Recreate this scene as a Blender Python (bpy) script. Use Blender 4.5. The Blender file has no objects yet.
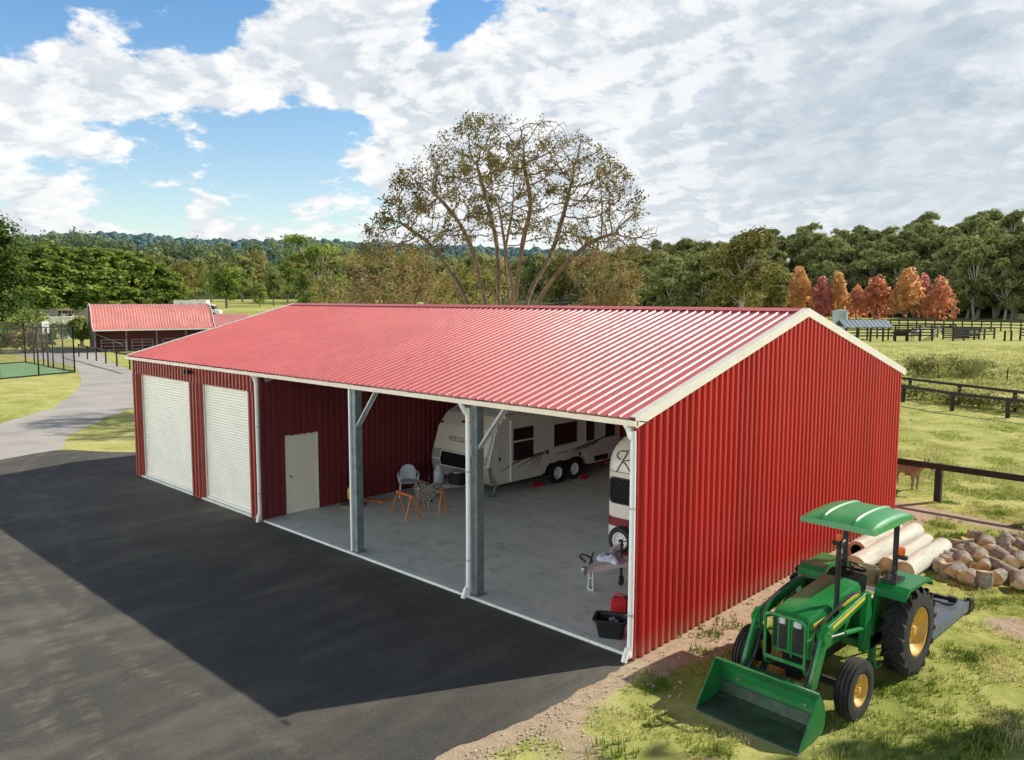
import bpy, bmesh, math, random
import numpy as np
from math import sin, cos, pi, radians, sqrt, exp, hypot
from mathutils import Vector, Matrix, noise as mnoise

scene = bpy.context.scene
COL = scene.collection
rnd = random.Random(7)
rng = np.random.default_rng(7)

# ------------------------------------------------------------------ camera
CAM = np.array([7.0776, -10.249, 5.6727]); YAW, PITCH, ROLL, FOC = -0.7612, -0.1005, 0.0018, 810.0
_fw = np.array([sin(YAW)*cos(PITCH), cos(YAW)*cos(PITCH), sin(PITCH)])
_r0 = np.array([cos(YAW), -sin(YAW), 0]); _u0 = np.cross(_r0, _fw)
_r = _r0*cos(ROLL)+_u0*sin(ROLL); _u = -_r0*sin(ROLL)+_u0*cos(ROLL)
def ray(px, py):
    return _fw+_r*(px-512)/FOC-_u*(py-380)/FOC
def gnd(px, py, z=0.0):
    d = ray(px, py); t = (z-CAM[2])/d[2]; return CAM+d*t
def brg(px, dist):
    "point on the ground plane in the direction of picture column px at a horizontal distance"
    d = _fw+_r*(px-512)/FOC; h = np.array([d[0], d[1]])/hypot(d[0], d[1])
    return CAM[0]+h[0]*dist, CAM[1]+h[1]*dist
def hz(px, dist, py):
    "height that shows at row py for something at that bearing and distance"
    c = dist*(_fw[0]*0+cos(math.atan((px-512)/FOC)))
    return CAM[2]+(298.3-py)/FOC*c
cam = bpy.data.cameras.new('camera'); camo = bpy.data.objects.new('camera', cam); COL.objects.link(camo)
cam.sensor_width = 36; cam.lens = FOC/1024*36; cam.clip_end = 6000; cam.clip_start = .1
M3 = Matrix((_r, _u, -_fw)).transposed().to_4x4(); M3.translation = Vector(CAM); camo.matrix_world = M3
scene.camera = camo

def sstep(a, b, x):
    t = min(1, max(0, (x-a)/(b-a))); return t*t*(3-2*t)
def terrain(x, y):
    dx, dy = x-CAM[0], y-CAM[1]
    fz = dx*_fw[0]+dy*_fw[1]; rt = dx*_r0[0]+dy*_r0[1]
    if fz < 20: return 0.0
    d = hypot(dx, dy); q = 512+FOC*rt/fz
    a = 1-sstep(330, 620, q)
    return a*(2.2*sstep(106, 150, d)+2.6*sstep(150, 420, d))

# ------------------------------------------------------------------ materials
class NT:
    def __init__(s, name):
        s.m = bpy.data.materials.new(name); s.m.use_nodes = True
        s.t = s.m.node_tree; s.n = s.t.nodes; s.l = s.t.links
        s.b = s.n['Principled BSDF']; s.out = s.n['Material Output']
    def add(s, t, **k):
        n = s.n.new(t)
        for a, v in k.items(): setattr(n, a, v)
        return n
    def pos(s):
        if not hasattr(s, '_p'): s._p = s.add('ShaderNodeNewGeometry').outputs['Position']
        return s._p
    def obj(s):
        if not hasattr(s, '_o'): s._o = s.add('ShaderNodeTexCoord').outputs['Object']
        return s._o
    def noise(s, scale, detail=4, rough=.55, src=None, stretch=None, dist=0):
        n = s.add('ShaderNodeTexNoise'); n.inputs['Scale'].default_value = scale
        n.inputs['Detail'].default_value = detail; n.inputs['Roughness'].default_value = rough; n.inputs['Distortion'].default_value = dist
        v = src or s.pos()
        if stretch:
            mp = s.add('ShaderNodeMapping'); mp.inputs['Scale'].default_value = stretch; s.l.new(v, mp.inputs[0]); v = mp.outputs[0]
        s.l.new(v, n.inputs['Vector']); return n.outputs['Fac']
    def math(s, op, a, b=None, c=None, clamp=False):
        n = s.add('ShaderNodeMath', operation=op, use_clamp=clamp)
        for i, v in enumerate((a, b, c)):
            if v is None: continue
            if hasattr(v, 'links'): s.l.new(v, n.inputs[i])
            else: n.inputs[i].default_value = v
        return n.outputs[0]
    def rng(s, v, a, b, lo=0, hi=1):
        n = s.add('ShaderNodeMapRange'); n.interpolation_type = 'SMOOTHSTEP'
        s.l.new(v, n.inputs[0])
        for i, q in enumerate((a, b, lo, hi)): n.inputs[i+1].default_value = q
        return n.outputs[0]
    def mix(s, f, a, b, mode='MIX'):
        n = s.add('ShaderNodeMix', data_type='RGBA', blend_type=mode)
        for i, v in ((0, f), (6, a), (7, b)):
            if hasattr(v, 'links'): s.l.new(v, n.inputs[i])
            elif i == 0: n.inputs[0].default_value = v
            else: n.inputs[i].default_value = (*v, 1) if len(v) == 3 else v
        return n.outputs[2]
    def ramp(s, f, stops):
        n = s.add('ShaderNodeValToRGB'); e = n.color_ramp.elements
        while len(e) < len(stops): e.new(.5)
        for q, (p, c) in zip(e, stops): q.position = p; q.color = (*c, 1)
        s.l.new(f, n.inputs[0]); return n.outputs[0]
    def attr(s, name):
        n = s.add('ShaderNodeAttribute'); n.attribute_name = name; return n.outputs['Fac']
    def set(s, col=None, rough=None, metal=None, spec=None, bump=None, bstr=.3, bdist=.02):
        def put(k, v):
            if v is None: return
            i = s.b.inputs[k]
            if hasattr(v, 'links'): s.l.new(v, i)
            elif isinstance(v, tuple): i.default_value = (*v, 1)
            else: i.default_value = v
        put('Base Color', col); put('Roughness', rough); put('Metallic', metal); put('Specular IOR Level', spec)
        if bump is not None:
            bn = s.add('ShaderNodeBump'); bn.inputs['Strength'].default_value = bstr; bn.inputs['Distance'].default_value = bdist
            s.l.new(bump, bn.inputs['Height']); s.l.new(bn.outputs[0], s.b.inputs['Normal'])
        return s.m
def lerp3(c, k): return tuple(min(1, v*k) for v in c)
def paint(name, c, rough=.45, var=.18, scale=3, metal=0, spec=.5, dirt=None, bstr=.0):
    t = NT(name)
    n = t.noise(scale, 5, .6, t.obj()); n2 = t.noise(scale*9, 3, .6, t.obj())
    f = t.math('MULTIPLY_ADD', n2, .35, t.math('MULTIPLY', n, .65))
    col = t.mix(t.rng(f, .3, .7), lerp3(c, 1-var), lerp3(c, 1+var))
    if dirt:
        col = t.mix(t.math('MULTIPLY', t.rng(t.noise(scale*2.3, 6, .7, t.obj()), .48, .75), dirt[1]), col, dirt[0])
    r = t.rng(n2, .2, .8, max(0, rough-.08), min(1, rough+.12))
    return t.set(col, r, metal, spec, n2 if bstr else None, bstr, .004)

MAT = {}
MAT['red'] = paint('red_steel', (.60, .040, .028), .42, .10, 1.2, dirt=((.34, .07, .05), .3))
def sheet_steel(name, c, rough, axis, wid, dirt, dk, splash=False, spec=.5):
    t = NT(name); sx = t.add('ShaderNodeSeparateXYZ'); t.l.new(t.pos(), sx.inputs[0]); u = sx.outputs[axis]
    idx = t.math('FLOOR', t.math('DIVIDE', u, wid)); wn = t.add('ShaderNodeTexWhiteNoise', noise_dimensions='1D'); t.l.new(idx, wn.inputs['W'])
    st = (5, .22, .22) if axis == 0 else (.22, 5, .22)
    a = t.noise(1.0, 6, .65, None, st); g = t.noise(.45, 5, .6); h = t.noise(22, 3, .6)
    f = t.math('MULTIPLY_ADD', wn.outputs[0], .22, t.math('MULTIPLY_ADD', a, .5, t.math('MULTIPLY', g, .35)))
    col = t.mix(t.rng(f, .25, .8), lerp3(c, .84), lerp3(c, 1.13))
    col = t.mix(t.math('MULTIPLY', t.rng(t.math('MULTIPLY_ADD', g, .5, t.math('MULTIPLY', a, .5)), .50, .66), dk), col, dirt)
    lap = t.math('ABSOLUTE', t.math('SUBTRACT', t.math('FRACT', t.math('DIVIDE', u, wid)), .5)); col = t.mix(t.math('MULTIPLY', t.rng(lap, .485, .5), .35), col, lerp3(c, .45))
    if splash:
        z = sx.outputs[2]; col = t.mix(t.math('MULTIPLY', t.rng(t.math('MULTIPLY_ADD', t.noise(4, 5, .7), -.5, z), .22, -.25), .45), col, (.36, .22, .14))
    return t.set(col, t.rng(h, .3, .7, rough-.06, rough+.12), 0, spec)
MAT['red'] = sheet_steel('red_steel', (.52, .027, .022), .42, 1, .76, (.36, .06, .04), .30, True)
MAT['roof'] = sheet_steel('red_roof_steel', (.80, .36, .35), .36, 0, .872, (.82, .48, .45), .45, False, .55)
MAT['red_front'] = paint('red_steel_front_shade', (.34, .05, .03), .5, .12, 1.2, dirt=((.30, .11, .05), .5))  # darker copy of the wall red; shade on the front put into the colour
MAT['red_in'] = paint('red_steel_shade', (.16, .022, .026), .5, .10, 1.2)  # wall red darkened further, painting in the shade of inside walls
MAT['redline'] = paint('red_rib_light', (.55, .2, .2), .4, .1, 2)
MAT['roof'] = paint('red_roof_steel', (.66, .165, .165), .36, .08, .5, dirt=((.68, .27, .25), .35))
MAT['roof_old'] = paint('faded_red_roof_steel', (.72, .27, .24), .45, .15, .8, dirt=((.75, .45, .40), .5))
MAT['cream'] = paint('cream_trim', (.85, .80, .71), .45, .06, 2, dirt=((.55, .45, .32), .25))
MAT['gutter'] = paint('cream_gutter', (.86, .74, .57), .45, .06, 2, dirt=((.6, .48, .34), .3))
MAT['white_trim'] = paint('white_trim', (.88, .87, .83), .4, .05, 2)
MAT['door'] = paint('cream_door', (.84, .805, .65), .45, .05, 1.5, dirt=((.6, .54, .42), .2))
MAT['galv'] = paint('galvanised_steel', (.19, .235, .24), .5, .28, 7, metal=.3)
MAT['galv_l'] = paint('bright_galvanised', (.55, .58, .58), .42, .18, 7, metal=.5)
MAT['foil'] = paint('roof_insulation_foil', (.62, .62, .58), .55, .12, .8)
MAT['purlin'] = paint('roof_frame_steel', (.36, .37, .36), .5, .15, 2, metal=.3)
MAT['black'] = paint('black_paint', (.012, .012, .013), .45, .3, 4)
MAT['rubber'] = paint('tyre_rubber', (.022, .021, .02), .8, .3, 5, dirt=((.10, .085, .06), .55))
MAT['tyre'] = paint('dark_tyre', (.016, .016, .016), .75, .3, 5)
MAT['green'] = paint('tractor_green', (.012, .215, .042), .32, .12, 2, spec=.55, dirt=((.05, .22, .07), .3))
def mk_tractor():
    t = NT('tractor_green'); o = t.obj(); sx = t.add('ShaderNodeSeparateXYZ'); t.l.new(t.pos(), sx.inputs[0])
    a = t.noise(3, 6, .65, o); b = t.noise(26, 4, .65, o)
    c = t.mix(t.rng(a, .3, .7), (.010, .185, .036), (.018, .245, .055))
    dust = t.math('MULTIPLY', t.rng(t.math('MULTIPLY_ADD', a, .9, t.math('MULTIPLY_ADD', b, .5, t.math('MULTIPLY', sx.outputs[2], -.42))), .28, .72), .55)
    c = t.mix(dust, c, (.20, .19, .11)); c = t.mix(t.math('MULTIPLY', t.rng(b, .63, .72), .5), c, (.10, .11, .07))
    return t.set(c, t.math('MULTIPLY_ADD', dust, .55, .30), 0, .5)
MAT['green'] = mk_tractor()
MAT['green_l'] = paint('canopy_green', (.06, .33, .105), .38, .10, 2.5, dirt=((.20, .40, .22), .5))
MAT['yellow'] = paint('tractor_yellow', (.66, .40, .06), .5, .12, 4, dirt=((.52, .38, .18), .6))
MAT['stripe'] = paint('stripe_yellow', (.80, .62, .05), .4, .08, 4)
MAT['tan'] = paint('tan_vinyl', (.55, .40, .19), .5, .14, 4)
MAT['steel'] = paint('bare_steel', (.42, .42, .41), .35, .2, 6, metal=.8)
MAT['bucket'] = paint('scuffed_bucket_green', (.012, .17, .04), .42, .25, 3, dirt=((.10, .11, .07), .75))
MAT['worn'] = paint('worn_bucket_steel', (.045, .085, .05), .6, .4, 4, metal=.1, dirt=((.15, .11, .08), .85))
MAT['orange'] = paint('orange_paint', (.62, .17, .035), .5, .2, 8, dirt=((.3, .1, .04), .4))
MAT['lamp_o'] = paint('orange_lens', (.85, .16, .02), .25, .1, 9)
MAT['lens'] = paint('lamp_lens', (.62, .63, .60), .12, .1, 9, spec=.8)
MAT['deck'] = paint('slasher_blue_grey', (.10, .135, .18), .45, .25, 4, dirt=((.34, .23, .17), .7))
MAT['glass'] = paint('dark_window', (.010, .012, .012), .2, .3, 2, spec=.35)
MAT['van'] = paint('caravan_white', (.66, .65, .60), .35, .04, 1.5, dirt=((.55, .5, .42), .25))
MAT['van_grey'] = paint('caravan_grey', (.33, .30, .25), .5, .1, 2)
MAT['van_cream'] = paint('caravan_cream', (.66, .58, .46), .4, .06, 2)
MAT['van_dark'] = paint('caravan_graphics', (.06, .055, .055), .5, .2, 4)
MAT['maroon'] = paint('maroon_band', (.18, .012, .018), .4, .12, 3)
MAT['float'] = paint('float_cream', (.74, .68, .55), .33, .05, 1.5)
MAT['plastic'] = paint('pale_plastic', (.50, .55, .57), .5, .06, 4)
MAT['gas'] = paint('gas_bottle_grey', (.42, .45, .45), .45, .12, 5)
MAT['redp'] = paint('red_plastic', (.50, .012, .02), .4, .1, 5)
MAT['yellowp'] = paint('yellow_plastic', (.78, .58, .04), .4, .1, 5)
MAT['cloth'] = paint('blue_white_cloth', (.55, .58, .66), .8, .3, 9)
MAT['ropeg'] = paint('grey_rope', (.26, .24, .19), .85, .4, 30)
MAT['board'] = paint('timber_board', (.30, .2, .12), .8, .25, 6)
MAT['fence'] = paint('dark_fence_timber', (.020, .017, .013), .75, .4, 3, dirt=((.09, .075, .05), .35))
MAT['post_grey'] = paint('weathered_timber', (.20, .18, .15), .85, .3, 4)
MAT['cutwood'] = None
MAT['greyblue'] = paint('grey_blue_roof', (.30, .36, .40), .45, .15, 1)
MAT['tank'] = paint('grey_tank', (.30, .36, .37), .6, .12, 1)
MAT['cow'] = paint('dark_cattle_hide', (.022, .018, .016), .7, .4, 2)
MAT['cowp'] = paint('pale_cattle_hide', (.4, .36, .31), .7, .3, 2)
MAT['donkey'] = paint('brown_grey_coat', (.34, .235, .175), .85, .3, 5)
MAT['donkeyl'] = paint('pale_muzzle', (.5, .45, .38), .85, .15, 5)
MAT['white'] = paint('white_paint', (.8, .79, .75), .4, .06, 1)
MAT['greyb'] = paint('pale_grey_panel', (.52, .54, .52), .6, .12, 1)
MAT['brown'] = paint('dark_brown_wall', (.10, .05, .04), .7, .2, 2)

def mk_wood():
    t = NT('cut_log_end'); n = t.noise(14, 4, .6, t.obj(), None, 1.0); n2 = t.noise(3, 3, .6, t.obj())
    c = t.ramp(n, [(.3, (.54, .34, .16)), (.55, (.74, .52, .29)), (.75, (.82, .64, .41))])
    c = t.mix(t.math('MULTIPLY', t.rng(n2, .5, .75), .6), c, (.30, .16, .07))
    return t.set(c, .85, bump=n, bstr=.3)
MAT['cutwood'] = mk_wood()
def mk_bark(name, a, b, c2, st=(1, 1, .15), sc=9):
    t = NT(name); n = t.noise(sc, 6, .65, t.obj(), st, .6)
    c = t.ramp(n, [(.3, a), (.5, b), (.72, c2)])
    return t.set(c, .9, bump=n, bstr=.5, bdist=.03)
MAT['bark_pale'] = mk_bark('pale_stripped_log', (.50, .46, .36), (.68, .66, .55), (.76, .75, .66), (1, .12, 1), 7)
MAT['bark_log'] = mk_bark('firewood_bark', (.13, .11, .085), (.34, .295, .235), (.58, .52, .43), (1, 1, 1), 12)
MAT['bark_dark'] = mk_bark('tree_bark', (.06, .045, .035), (.15, .115, .085), (.26, .21, .16))
MAT['bark_brown'] = mk_bark('bare_tree_bark', (.075, .05, .033), (.17, .115, .078), (.30, .22, .155), (1, 1, .3), 5)
MAT['bark_pal'] = mk_bark('pale_gum_bark', (.22, .19, .15), (.38, .34, .28), (.52, .48, .41))

def mk_concrete():
    t = NT('concrete_floor'); n = t.noise(.7, 6, .6); n2 = t.noise(18, 3, .6); n3 = t.noise(2.4, 5, .7, None, None, .8)
    c = t.ramp(t.math('MULTIPLY_ADD', n2, .25, t.math('MULTIPLY', n, .75)), [(.3, (.62, .67, .595)), (.5, (.73, .78, .69)), (.7, (.78, .82, .73))])
    c = t.mix(t.math('MULTIPLY', t.rng(n3, .48, .76), .55), c, (.33, .345, .31)); c = t.mix(t.math('MULTIPLY', t.rng(t.noise(1.1, 6, .7, None, (.3, 1.2, 1), .4), .50, .78), .5), c, (.26, .27, .24))
    return t.set(c, .75, bump=n2, bstr=.08)
MAT['concrete'] = mk_concrete()
def mk_asphalt():
    t = NT('asphalt')
    n = t.noise(.35, 5, .6); n2 = t.noise(55, 3, .7); n3 = t.noise(1.3, 6, .65, None, (1, .35, 1), .5); n4 = t.noise(95, 2, .5)
    f = t.math('MULTIPLY_ADD', n3, .5, t.math('MULTIPLY', n, .5))
    c = t.ramp(f, [(.36, (.056, .055, .049)), (.5, (.094, .089, .077)), (.62, (.165, .152, .124))])
    c = t.mix(t.math('MULTIPLY', t.rng(n2, .50, .72), .62), c, (.23, .215, .185))
    c = t.mix(t.math('MULTIPLY', t.rng(n4, .52, .70), .55), c, (.016, .016, .016))
    # dusty tyre tracks swinging across the yard
    sx = t.add('ShaderNodeSeparateXYZ'); t.l.new(t.pos(), sx.inputs[0])
    tr = None
    for cx, cy, R in ((-8, 30, 35.6), (-8, 30, 37.2), (-14, -60, 52.6), (-14, -60, 54.2), (-4, 26, 33.0), (-20, -34, 29.2), (-20, -34, 30.8)):
        dx = t.math('SUBTRACT', sx.outputs[0], cx); dy = t.math('SUBTRACT', sx.outputs[1], cy)
        d = t.math('SQRT', t.math('ADD', t.math('MULTIPLY', dx, dx), t.math('MULTIPLY', dy, dy)))
        w = t.math('ABSOLUTE', t.math('SUBTRACT', t.math('ADD', d, t.math('MULTIPLY', n, .8)), R+.4))
        m = t.rng(w, .02, .2, 1, 0); tr = m if tr is None else t.math('MAXIMUM', tr, m)
    tr = t.math('MULTIPLY', tr, t.rng(t.noise(5, 4, .7, None, (1, .3, 1)), .42, .7))
    c = t.mix(t.math('MULTIPLY', tr, .55), c, (.25, .225, .165))
    return t.set(c, .82, spec=.4, bump=t.math('ADD', n2, n4), bstr=.35, bdist=.008)
MAT['asphalt'] = mk_asphalt()
def mk_gravel():
    t = NT('gravel'); n = t.noise(.5, 5, .6); n2 = t.noise(30, 3, .7); n3 = t.noise(2, 5, .6)
    c = t.ramp(t.math('MULTIPLY_ADD', n2, .35, t.math('MULTIPLY', n, .65)), [(.3, (.34, .315, .28)), (.5, (.48, .45, .41)), (.7, (.58, .55, .50))])
    c = t.mix(t.math('MULTIPLY', t.rng(n3, .6, .75), .35), c, (.42, .36, .24))
    return t.set(c, .95, bump=n2, bstr=.4)
MAT['gravel'] = mk_gravel()
MAT['stone'] = paint('loose_stone', (.60, .49, .36), .9, .3, 6)
def mk_ground():
    t = NT('grass_ground')
    nL = t.noise(.045, 5, .6); nM = t.noise(.55, 6, .62, None, None, .3); nS = t.noise(4.5, 5, .65); nF = t.noise(38, 3, .7)
    f = t.math('MULTIPLY_ADD', nL, .25, t.math('MULTIPLY_ADD', nM, .35, t.math('MULTIPLY_ADD', nS, .28, t.math('MULTIPLY', nF, .16))))
    c = t.ramp(f, [(.40, (.20, .235, .04)), (.48, (.385, .415, .10)), (.56, (.585, .56, .19)), (.65, (.72, .63, .35))])
    tl = t.noise(.9, 6, .7, None, None, .6)
    c = t.mix(t.math('MULTIPLY', t.rng(tl, .57, .70), .55), c, (.15, .20, .04))
    bare = t.attr('bare'); lush = t.attr('lush')
    c = t.mix(t.math('MULTIPLY', lush, t.rng(nS, .3, .7, .35, .95)), c, t.ramp(nF, [(.35, (.14, .20, .03)), (.65, (.32, .37, .08))]))
    soil = t.ramp(t.math('MULTIPLY_ADD', nF, .6, t.math('MULTIPLY', nS, .4)), [(.3, (.30, .215, .14)), (.5, (.52, .40, .275)), (.7, (.68, .56, .42))])
    b2 = t.rng(t.math('ADD', bare, t.math('MULTIPLY_ADD', nS, .5, t.math('MULTIPLY_ADD', nF, .35, -.42))), .38, .62)
    c = t.mix(b2, c, soil)
    return t.set(c, .95, spec=.15, bump=t.math('MULTIPLY_ADD', nF, .5, nS), bstr=.6, bdist=.05)
MAT['ground'] = mk_ground()
def mk_court():
    t = NT('court_turf'); n = t.noise(.6, 4, .6); n2 = t.noise(25, 2, .6)
    c = t.ramp(t.math('MULTIPLY_ADD', n2, .3, t.math('MULTIPLY', n, .7)), [(.3, (.22, .42, .19)), (.7, (.33, .53, .28))])
    return t.set(c, .9)
MAT['court'] = mk_court()
def mk_mesh():
    t = NT('chain_mesh'); tr = t.add('ShaderNodeBsdfTransparent'); mx = t.add('ShaderNodeMixShader'); mx.inputs[0].default_value = .84
    t.set((.03, .033, .035), .6)
    t.l.new(t.b.outputs[0], mx.inputs[1]); t.l.new(tr.outputs[0], mx.inputs[2]); t.l.new(mx.outputs[0], t.out.inputs[0]); return t.m
MAT['mesh'] = mk_mesh()
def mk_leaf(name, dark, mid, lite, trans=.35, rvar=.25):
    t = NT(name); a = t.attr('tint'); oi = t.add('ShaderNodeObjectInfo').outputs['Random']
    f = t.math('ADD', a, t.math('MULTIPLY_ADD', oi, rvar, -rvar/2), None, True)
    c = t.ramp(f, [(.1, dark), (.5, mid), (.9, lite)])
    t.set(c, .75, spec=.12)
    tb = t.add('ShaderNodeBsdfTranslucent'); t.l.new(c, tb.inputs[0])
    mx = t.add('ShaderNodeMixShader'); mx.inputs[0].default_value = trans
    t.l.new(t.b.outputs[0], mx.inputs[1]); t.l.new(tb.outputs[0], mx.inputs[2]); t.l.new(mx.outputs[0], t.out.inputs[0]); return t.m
MAT['leaf_gum'] = mk_leaf('gum_leaves', (.12, .15, .05), (.29, .325, .115), (.52, .52, .21), .5)
MAT['leaf_olive'] = mk_leaf('olive_gum_leaves', (.15, .15, .045), (.35, .325, .105), (.56, .49, .19), .5)
MAT['leaf_row'] = mk_leaf('row_tree_leaves', (.075, .125, .028), (.22, .30, .06), (.46, .51, .13))
MAT['leaf_dark'] = mk_leaf('dark_green_leaves', (.028, .06, .014), (.075, .13, .026), (.21, .27, .06))
MAT['leaf_light'] = mk_leaf('light_green_leaves', (.12, .17, .04), (.28, .35, .09), (.46, .50, .15))
MAT['leaf_bare'] = mk_leaf('sparse_autumn_leaves', (.085, .08, .026), (.19, .16, .05), (.34, .27, .09), .4)
MAT['leaf_brown'] = mk_leaf('brown_olive_leaves', (.18, .125, .05), (.34, .26, .11), (.48, .38, .18))
MAT['leaf_orange'] = mk_leaf('orange_autumn_leaves', (.72, .30, .17), (.93, .50, .31), (.95, .66, .44), .78, .3)
MAT['leaf_red'] = mk_leaf('red_autumn_leaves', (.72, .24, .21), (.92, .42, .38), (.95, .60, .52), .78, .2)
MAT['leaf_gold'] = mk_leaf('gold_autumn_leaves', (.72, .40, .17), (.92, .56, .27), (.95, .68, .38), .78, .2)
MAT['leaf_mid'] = mk_leaf('hill_forest_leaves', (.09, .135, .075), (.19, .255, .125), (.34, .39, .18), .3)
MAT['leaf_far'] = mk_leaf('far_forest_leaves', (.11, .19, .20), (.14, .235, .24), (.175, .28, .28), .3)  # distance haze mixed into the leaf colour as blue
MAT['leaf_weed'] = mk_leaf('weed_leaves', (.13, .15, .04), (.31, .32, .10), (.52, .47, .20), .35)
MAT['leaf_grass'] = mk_leaf('grass_blades', (.12, .20, .025), (.34, .41, .08), (.72, .66, .33), .4)
def mk_hill(name, a, b):
    t = NT(name); n = t.noise(.05, 6, .7); return t.set(t.ramp(n, [(.35, a), (.65, b)]), .95, spec=.1)
MAT['hill'] = mk_hill('hill_undergrowth', (.05, .07, .025), (.11, .125, .045))
MAT['hill_far'] = mk_hill('far_hill_forest_floor', (.06, .11, .12), (.08, .14, .145))  # bluish cast of distance haze painted into the far hill

# ------------------------------------------------------------------ mesh helpers
def tag(o, label=None, cat=None, group=None, kind=None):
    if label: o['label'] = label
    if cat: o['category'] = cat
    if group: o['group'] = group
    if kind: o['kind'] = kind
    return o
def thing(name, label, cat, loc=(0, 0, 0), rz=0, group=None):
    o = bpy.data.objects.new(name, None); COL.objects.link(o); o.location = loc; o.rotation_euler = (0, 0, rz); o.empty_display_size = .3
    return tag(o, label, cat, group)
def mobj(name, me, parent=None):
    o = bpy.data.objects.new(name, me); COL.objects.link(o)
    if parent is not None: o.parent = parent
    return o
def copy_tree(o, parent=None):
    c = o.copy(); COL.objects.link(c)
    if parent is not None: c.parent = parent
    for ch in list(o.children): copy_tree(ch, c)
    return c
class MB:
    def __init__(s): s.v = []; s.f = []; s.m = []; s.s = []
    def _add(s, vs, fs, m=0, smooth=False):
        o = len(s.v); s.v += [tuple(v) for v in vs]
        for f in fs: s.f.append(tuple(i+o for i in f)); s.m.append(m); s.s.append(smooth)
        return s
    def box(s, x0, x1, y0, y1, z0, z1, m=0):
        vs = [(x, y, z) for z in (z0, z1) for y in (y0, y1) for x in (x0, x1)]
        return s._add(vs, [(0, 2, 3, 1), (4, 5, 7, 6), (0, 1, 5, 4), (2, 6, 7, 3), (0, 4, 6, 2), (1, 3, 7, 5)], m)
    def obox(s, c, size, rot=None, m=0):
        a, b, d = size[0]/2, size[1]/2, size[2]/2
        R = rot or Matrix.Identity(3)
        vs = [Vector(c)+R @ Vector((x, y, z)) for z in (-d, d) for y in (-b, b) for x in (-a, a)]
        return s._add(vs, [(0, 2, 3, 1), (4, 5, 7, 6), (0, 1, 5, 4), (2, 6, 7, 3), (0, 4, 6, 2), (1, 3, 7, 5)], m)
    def bar(s, p, q, w, h, up=(0, 0, 1), m=0):
        p, q = Vector(p), Vector(q); d = (q-p); L = d.length; d.normalize()
        u = Vector(up); sd = d.cross(u)
        if sd.length < 1e-4: sd = d.cross(Vector((1, 0, 0)))
        sd.normalize(); u = sd.cross(d)
        R = Matrix((sd, d, u)).transposed()
        return s.obox((p+q)/2, (w, L, h), R, m)
    def tube(s, pts, r, n=8, cap=True, m=0, smooth=True):
        pts = [Vector(p) for p in pts]; k = len(pts)
        rs = r if isinstance(r, (list, tuple)) else [r]*k
        vs = []; nrm = None
        for i, p in enumerate(pts):
            t = (pts[min(i+1, k-1)]-pts[max(i-1, 0)]).normalized()
            if nrm is None:
                nrm = t.cross(Vector((0, 0, 1)))
                if nrm.length < .05: nrm = t.cross(Vector((1, 0, 0)))
            nrm = (nrm-t*nrm.dot(t)).normalized(); b = t.cross(nrm)
            for j in range(n):
                a = 2*pi*j/n; vs.append(p+(nrm*cos(a)+b*sin(a))*rs[i])
        fs = [(i*n+j, i*n+(j+1) % n, (i+1)*n+(j+1) % n, (i+1)*n+j) for i in range(k-1) for j in range(n)]
        s._add(vs, fs, m, smooth)
        if cap: s._add(vs[:n][::-1], [tuple(range(n))], m); s._add(vs[-n:], [tuple(range(n))], m)
        return s
    def lathe(s, prof, org, ax=(0, 0, 1), n=24, m=0, smooth=True, cap=False):
        ax = Vector(ax).normalized(); a = ax.cross(Vector((0, 0, 1)))
        if a.length < .05: a = Vector((1, 0, 0))
        a.normalize(); b = ax.cross(a); o = Vector(org); vs = []
        for r, h in prof:
            for j in range(n):
                t = 2*pi*j/n; vs.append(o+ax*h+(a*cos(t)+b*sin(t))*r)
        k = len(prof)
        fs = [(i*n+j, i*n+(j+1) % n, (i+1)*n+(j+1) % n, (i+1)*n+j) for i in range(k-1) for j in range(n)]
        s._add(vs, fs, m, smooth)
        if cap: s._add(vs[:n][::-1], [tuple(range(n))], m); s._add(vs[-n:], [tuple(range(n))], m)
        return s
    def prism(s, poly, a, b, axis='x', m=0):
        "polygon in the two other axes, extruded from a to b"
        def P(u, v, w): return {'x': (w, u, v), 'y': (u, w, v), 'z': (u, v, w)}[axis]
        n = len(poly); vs = [P(u, v, a) for u, v in poly]+[P(u, v, b) for u, v in poly]
        fs = [tuple(range(n))[::-1], tuple(range(n, 2*n))]+[(i, (i+1) % n, n+(i+1) % n, n+i) for i in range(n)]
        return s._add(vs, fs, m)
    def strip(s, path, a, b, th, axis='x', m=0, smooth=False):
        "open path in two axes, thickened by th to its left side and extruded from a to b: a bent plate"
        k = len(path); off = []
        for i in range(k):
            p0 = Vector(path[max(i-1, 0)]); p1 = Vector(path[min(i+1, k-1)]); d = (p1-p0).normalized()
            off.append((path[i][0]-d.y*th, path[i][1]+d.x*th))
        def P(u, v, w): return {'x': (w, u, v), 'y': (u, w, v), 'z': (u, v, w)}[axis]
        for i in range(k-1):
            q = [path[i], path[i+1], off[i+1], off[i]]
            vs = [P(u, v, a) for u, v in q]+[P(u, v, b) for u, v in q]
            fs = [(0, 1, 5, 4), (2, 3, 7, 6), (3, 2, 1, 0), (4, 5, 6, 7)]
            if i == 0: fs.append((3, 0, 4, 7))
            if i == k-2: fs.append((1, 2, 6, 5))
            s._add(vs, fs, m, smooth)
        return s
    def quad(s, a, b, c, d, m=0): return s._add([a, b, c, d], [(0, 1, 2, 3)], m)
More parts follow.
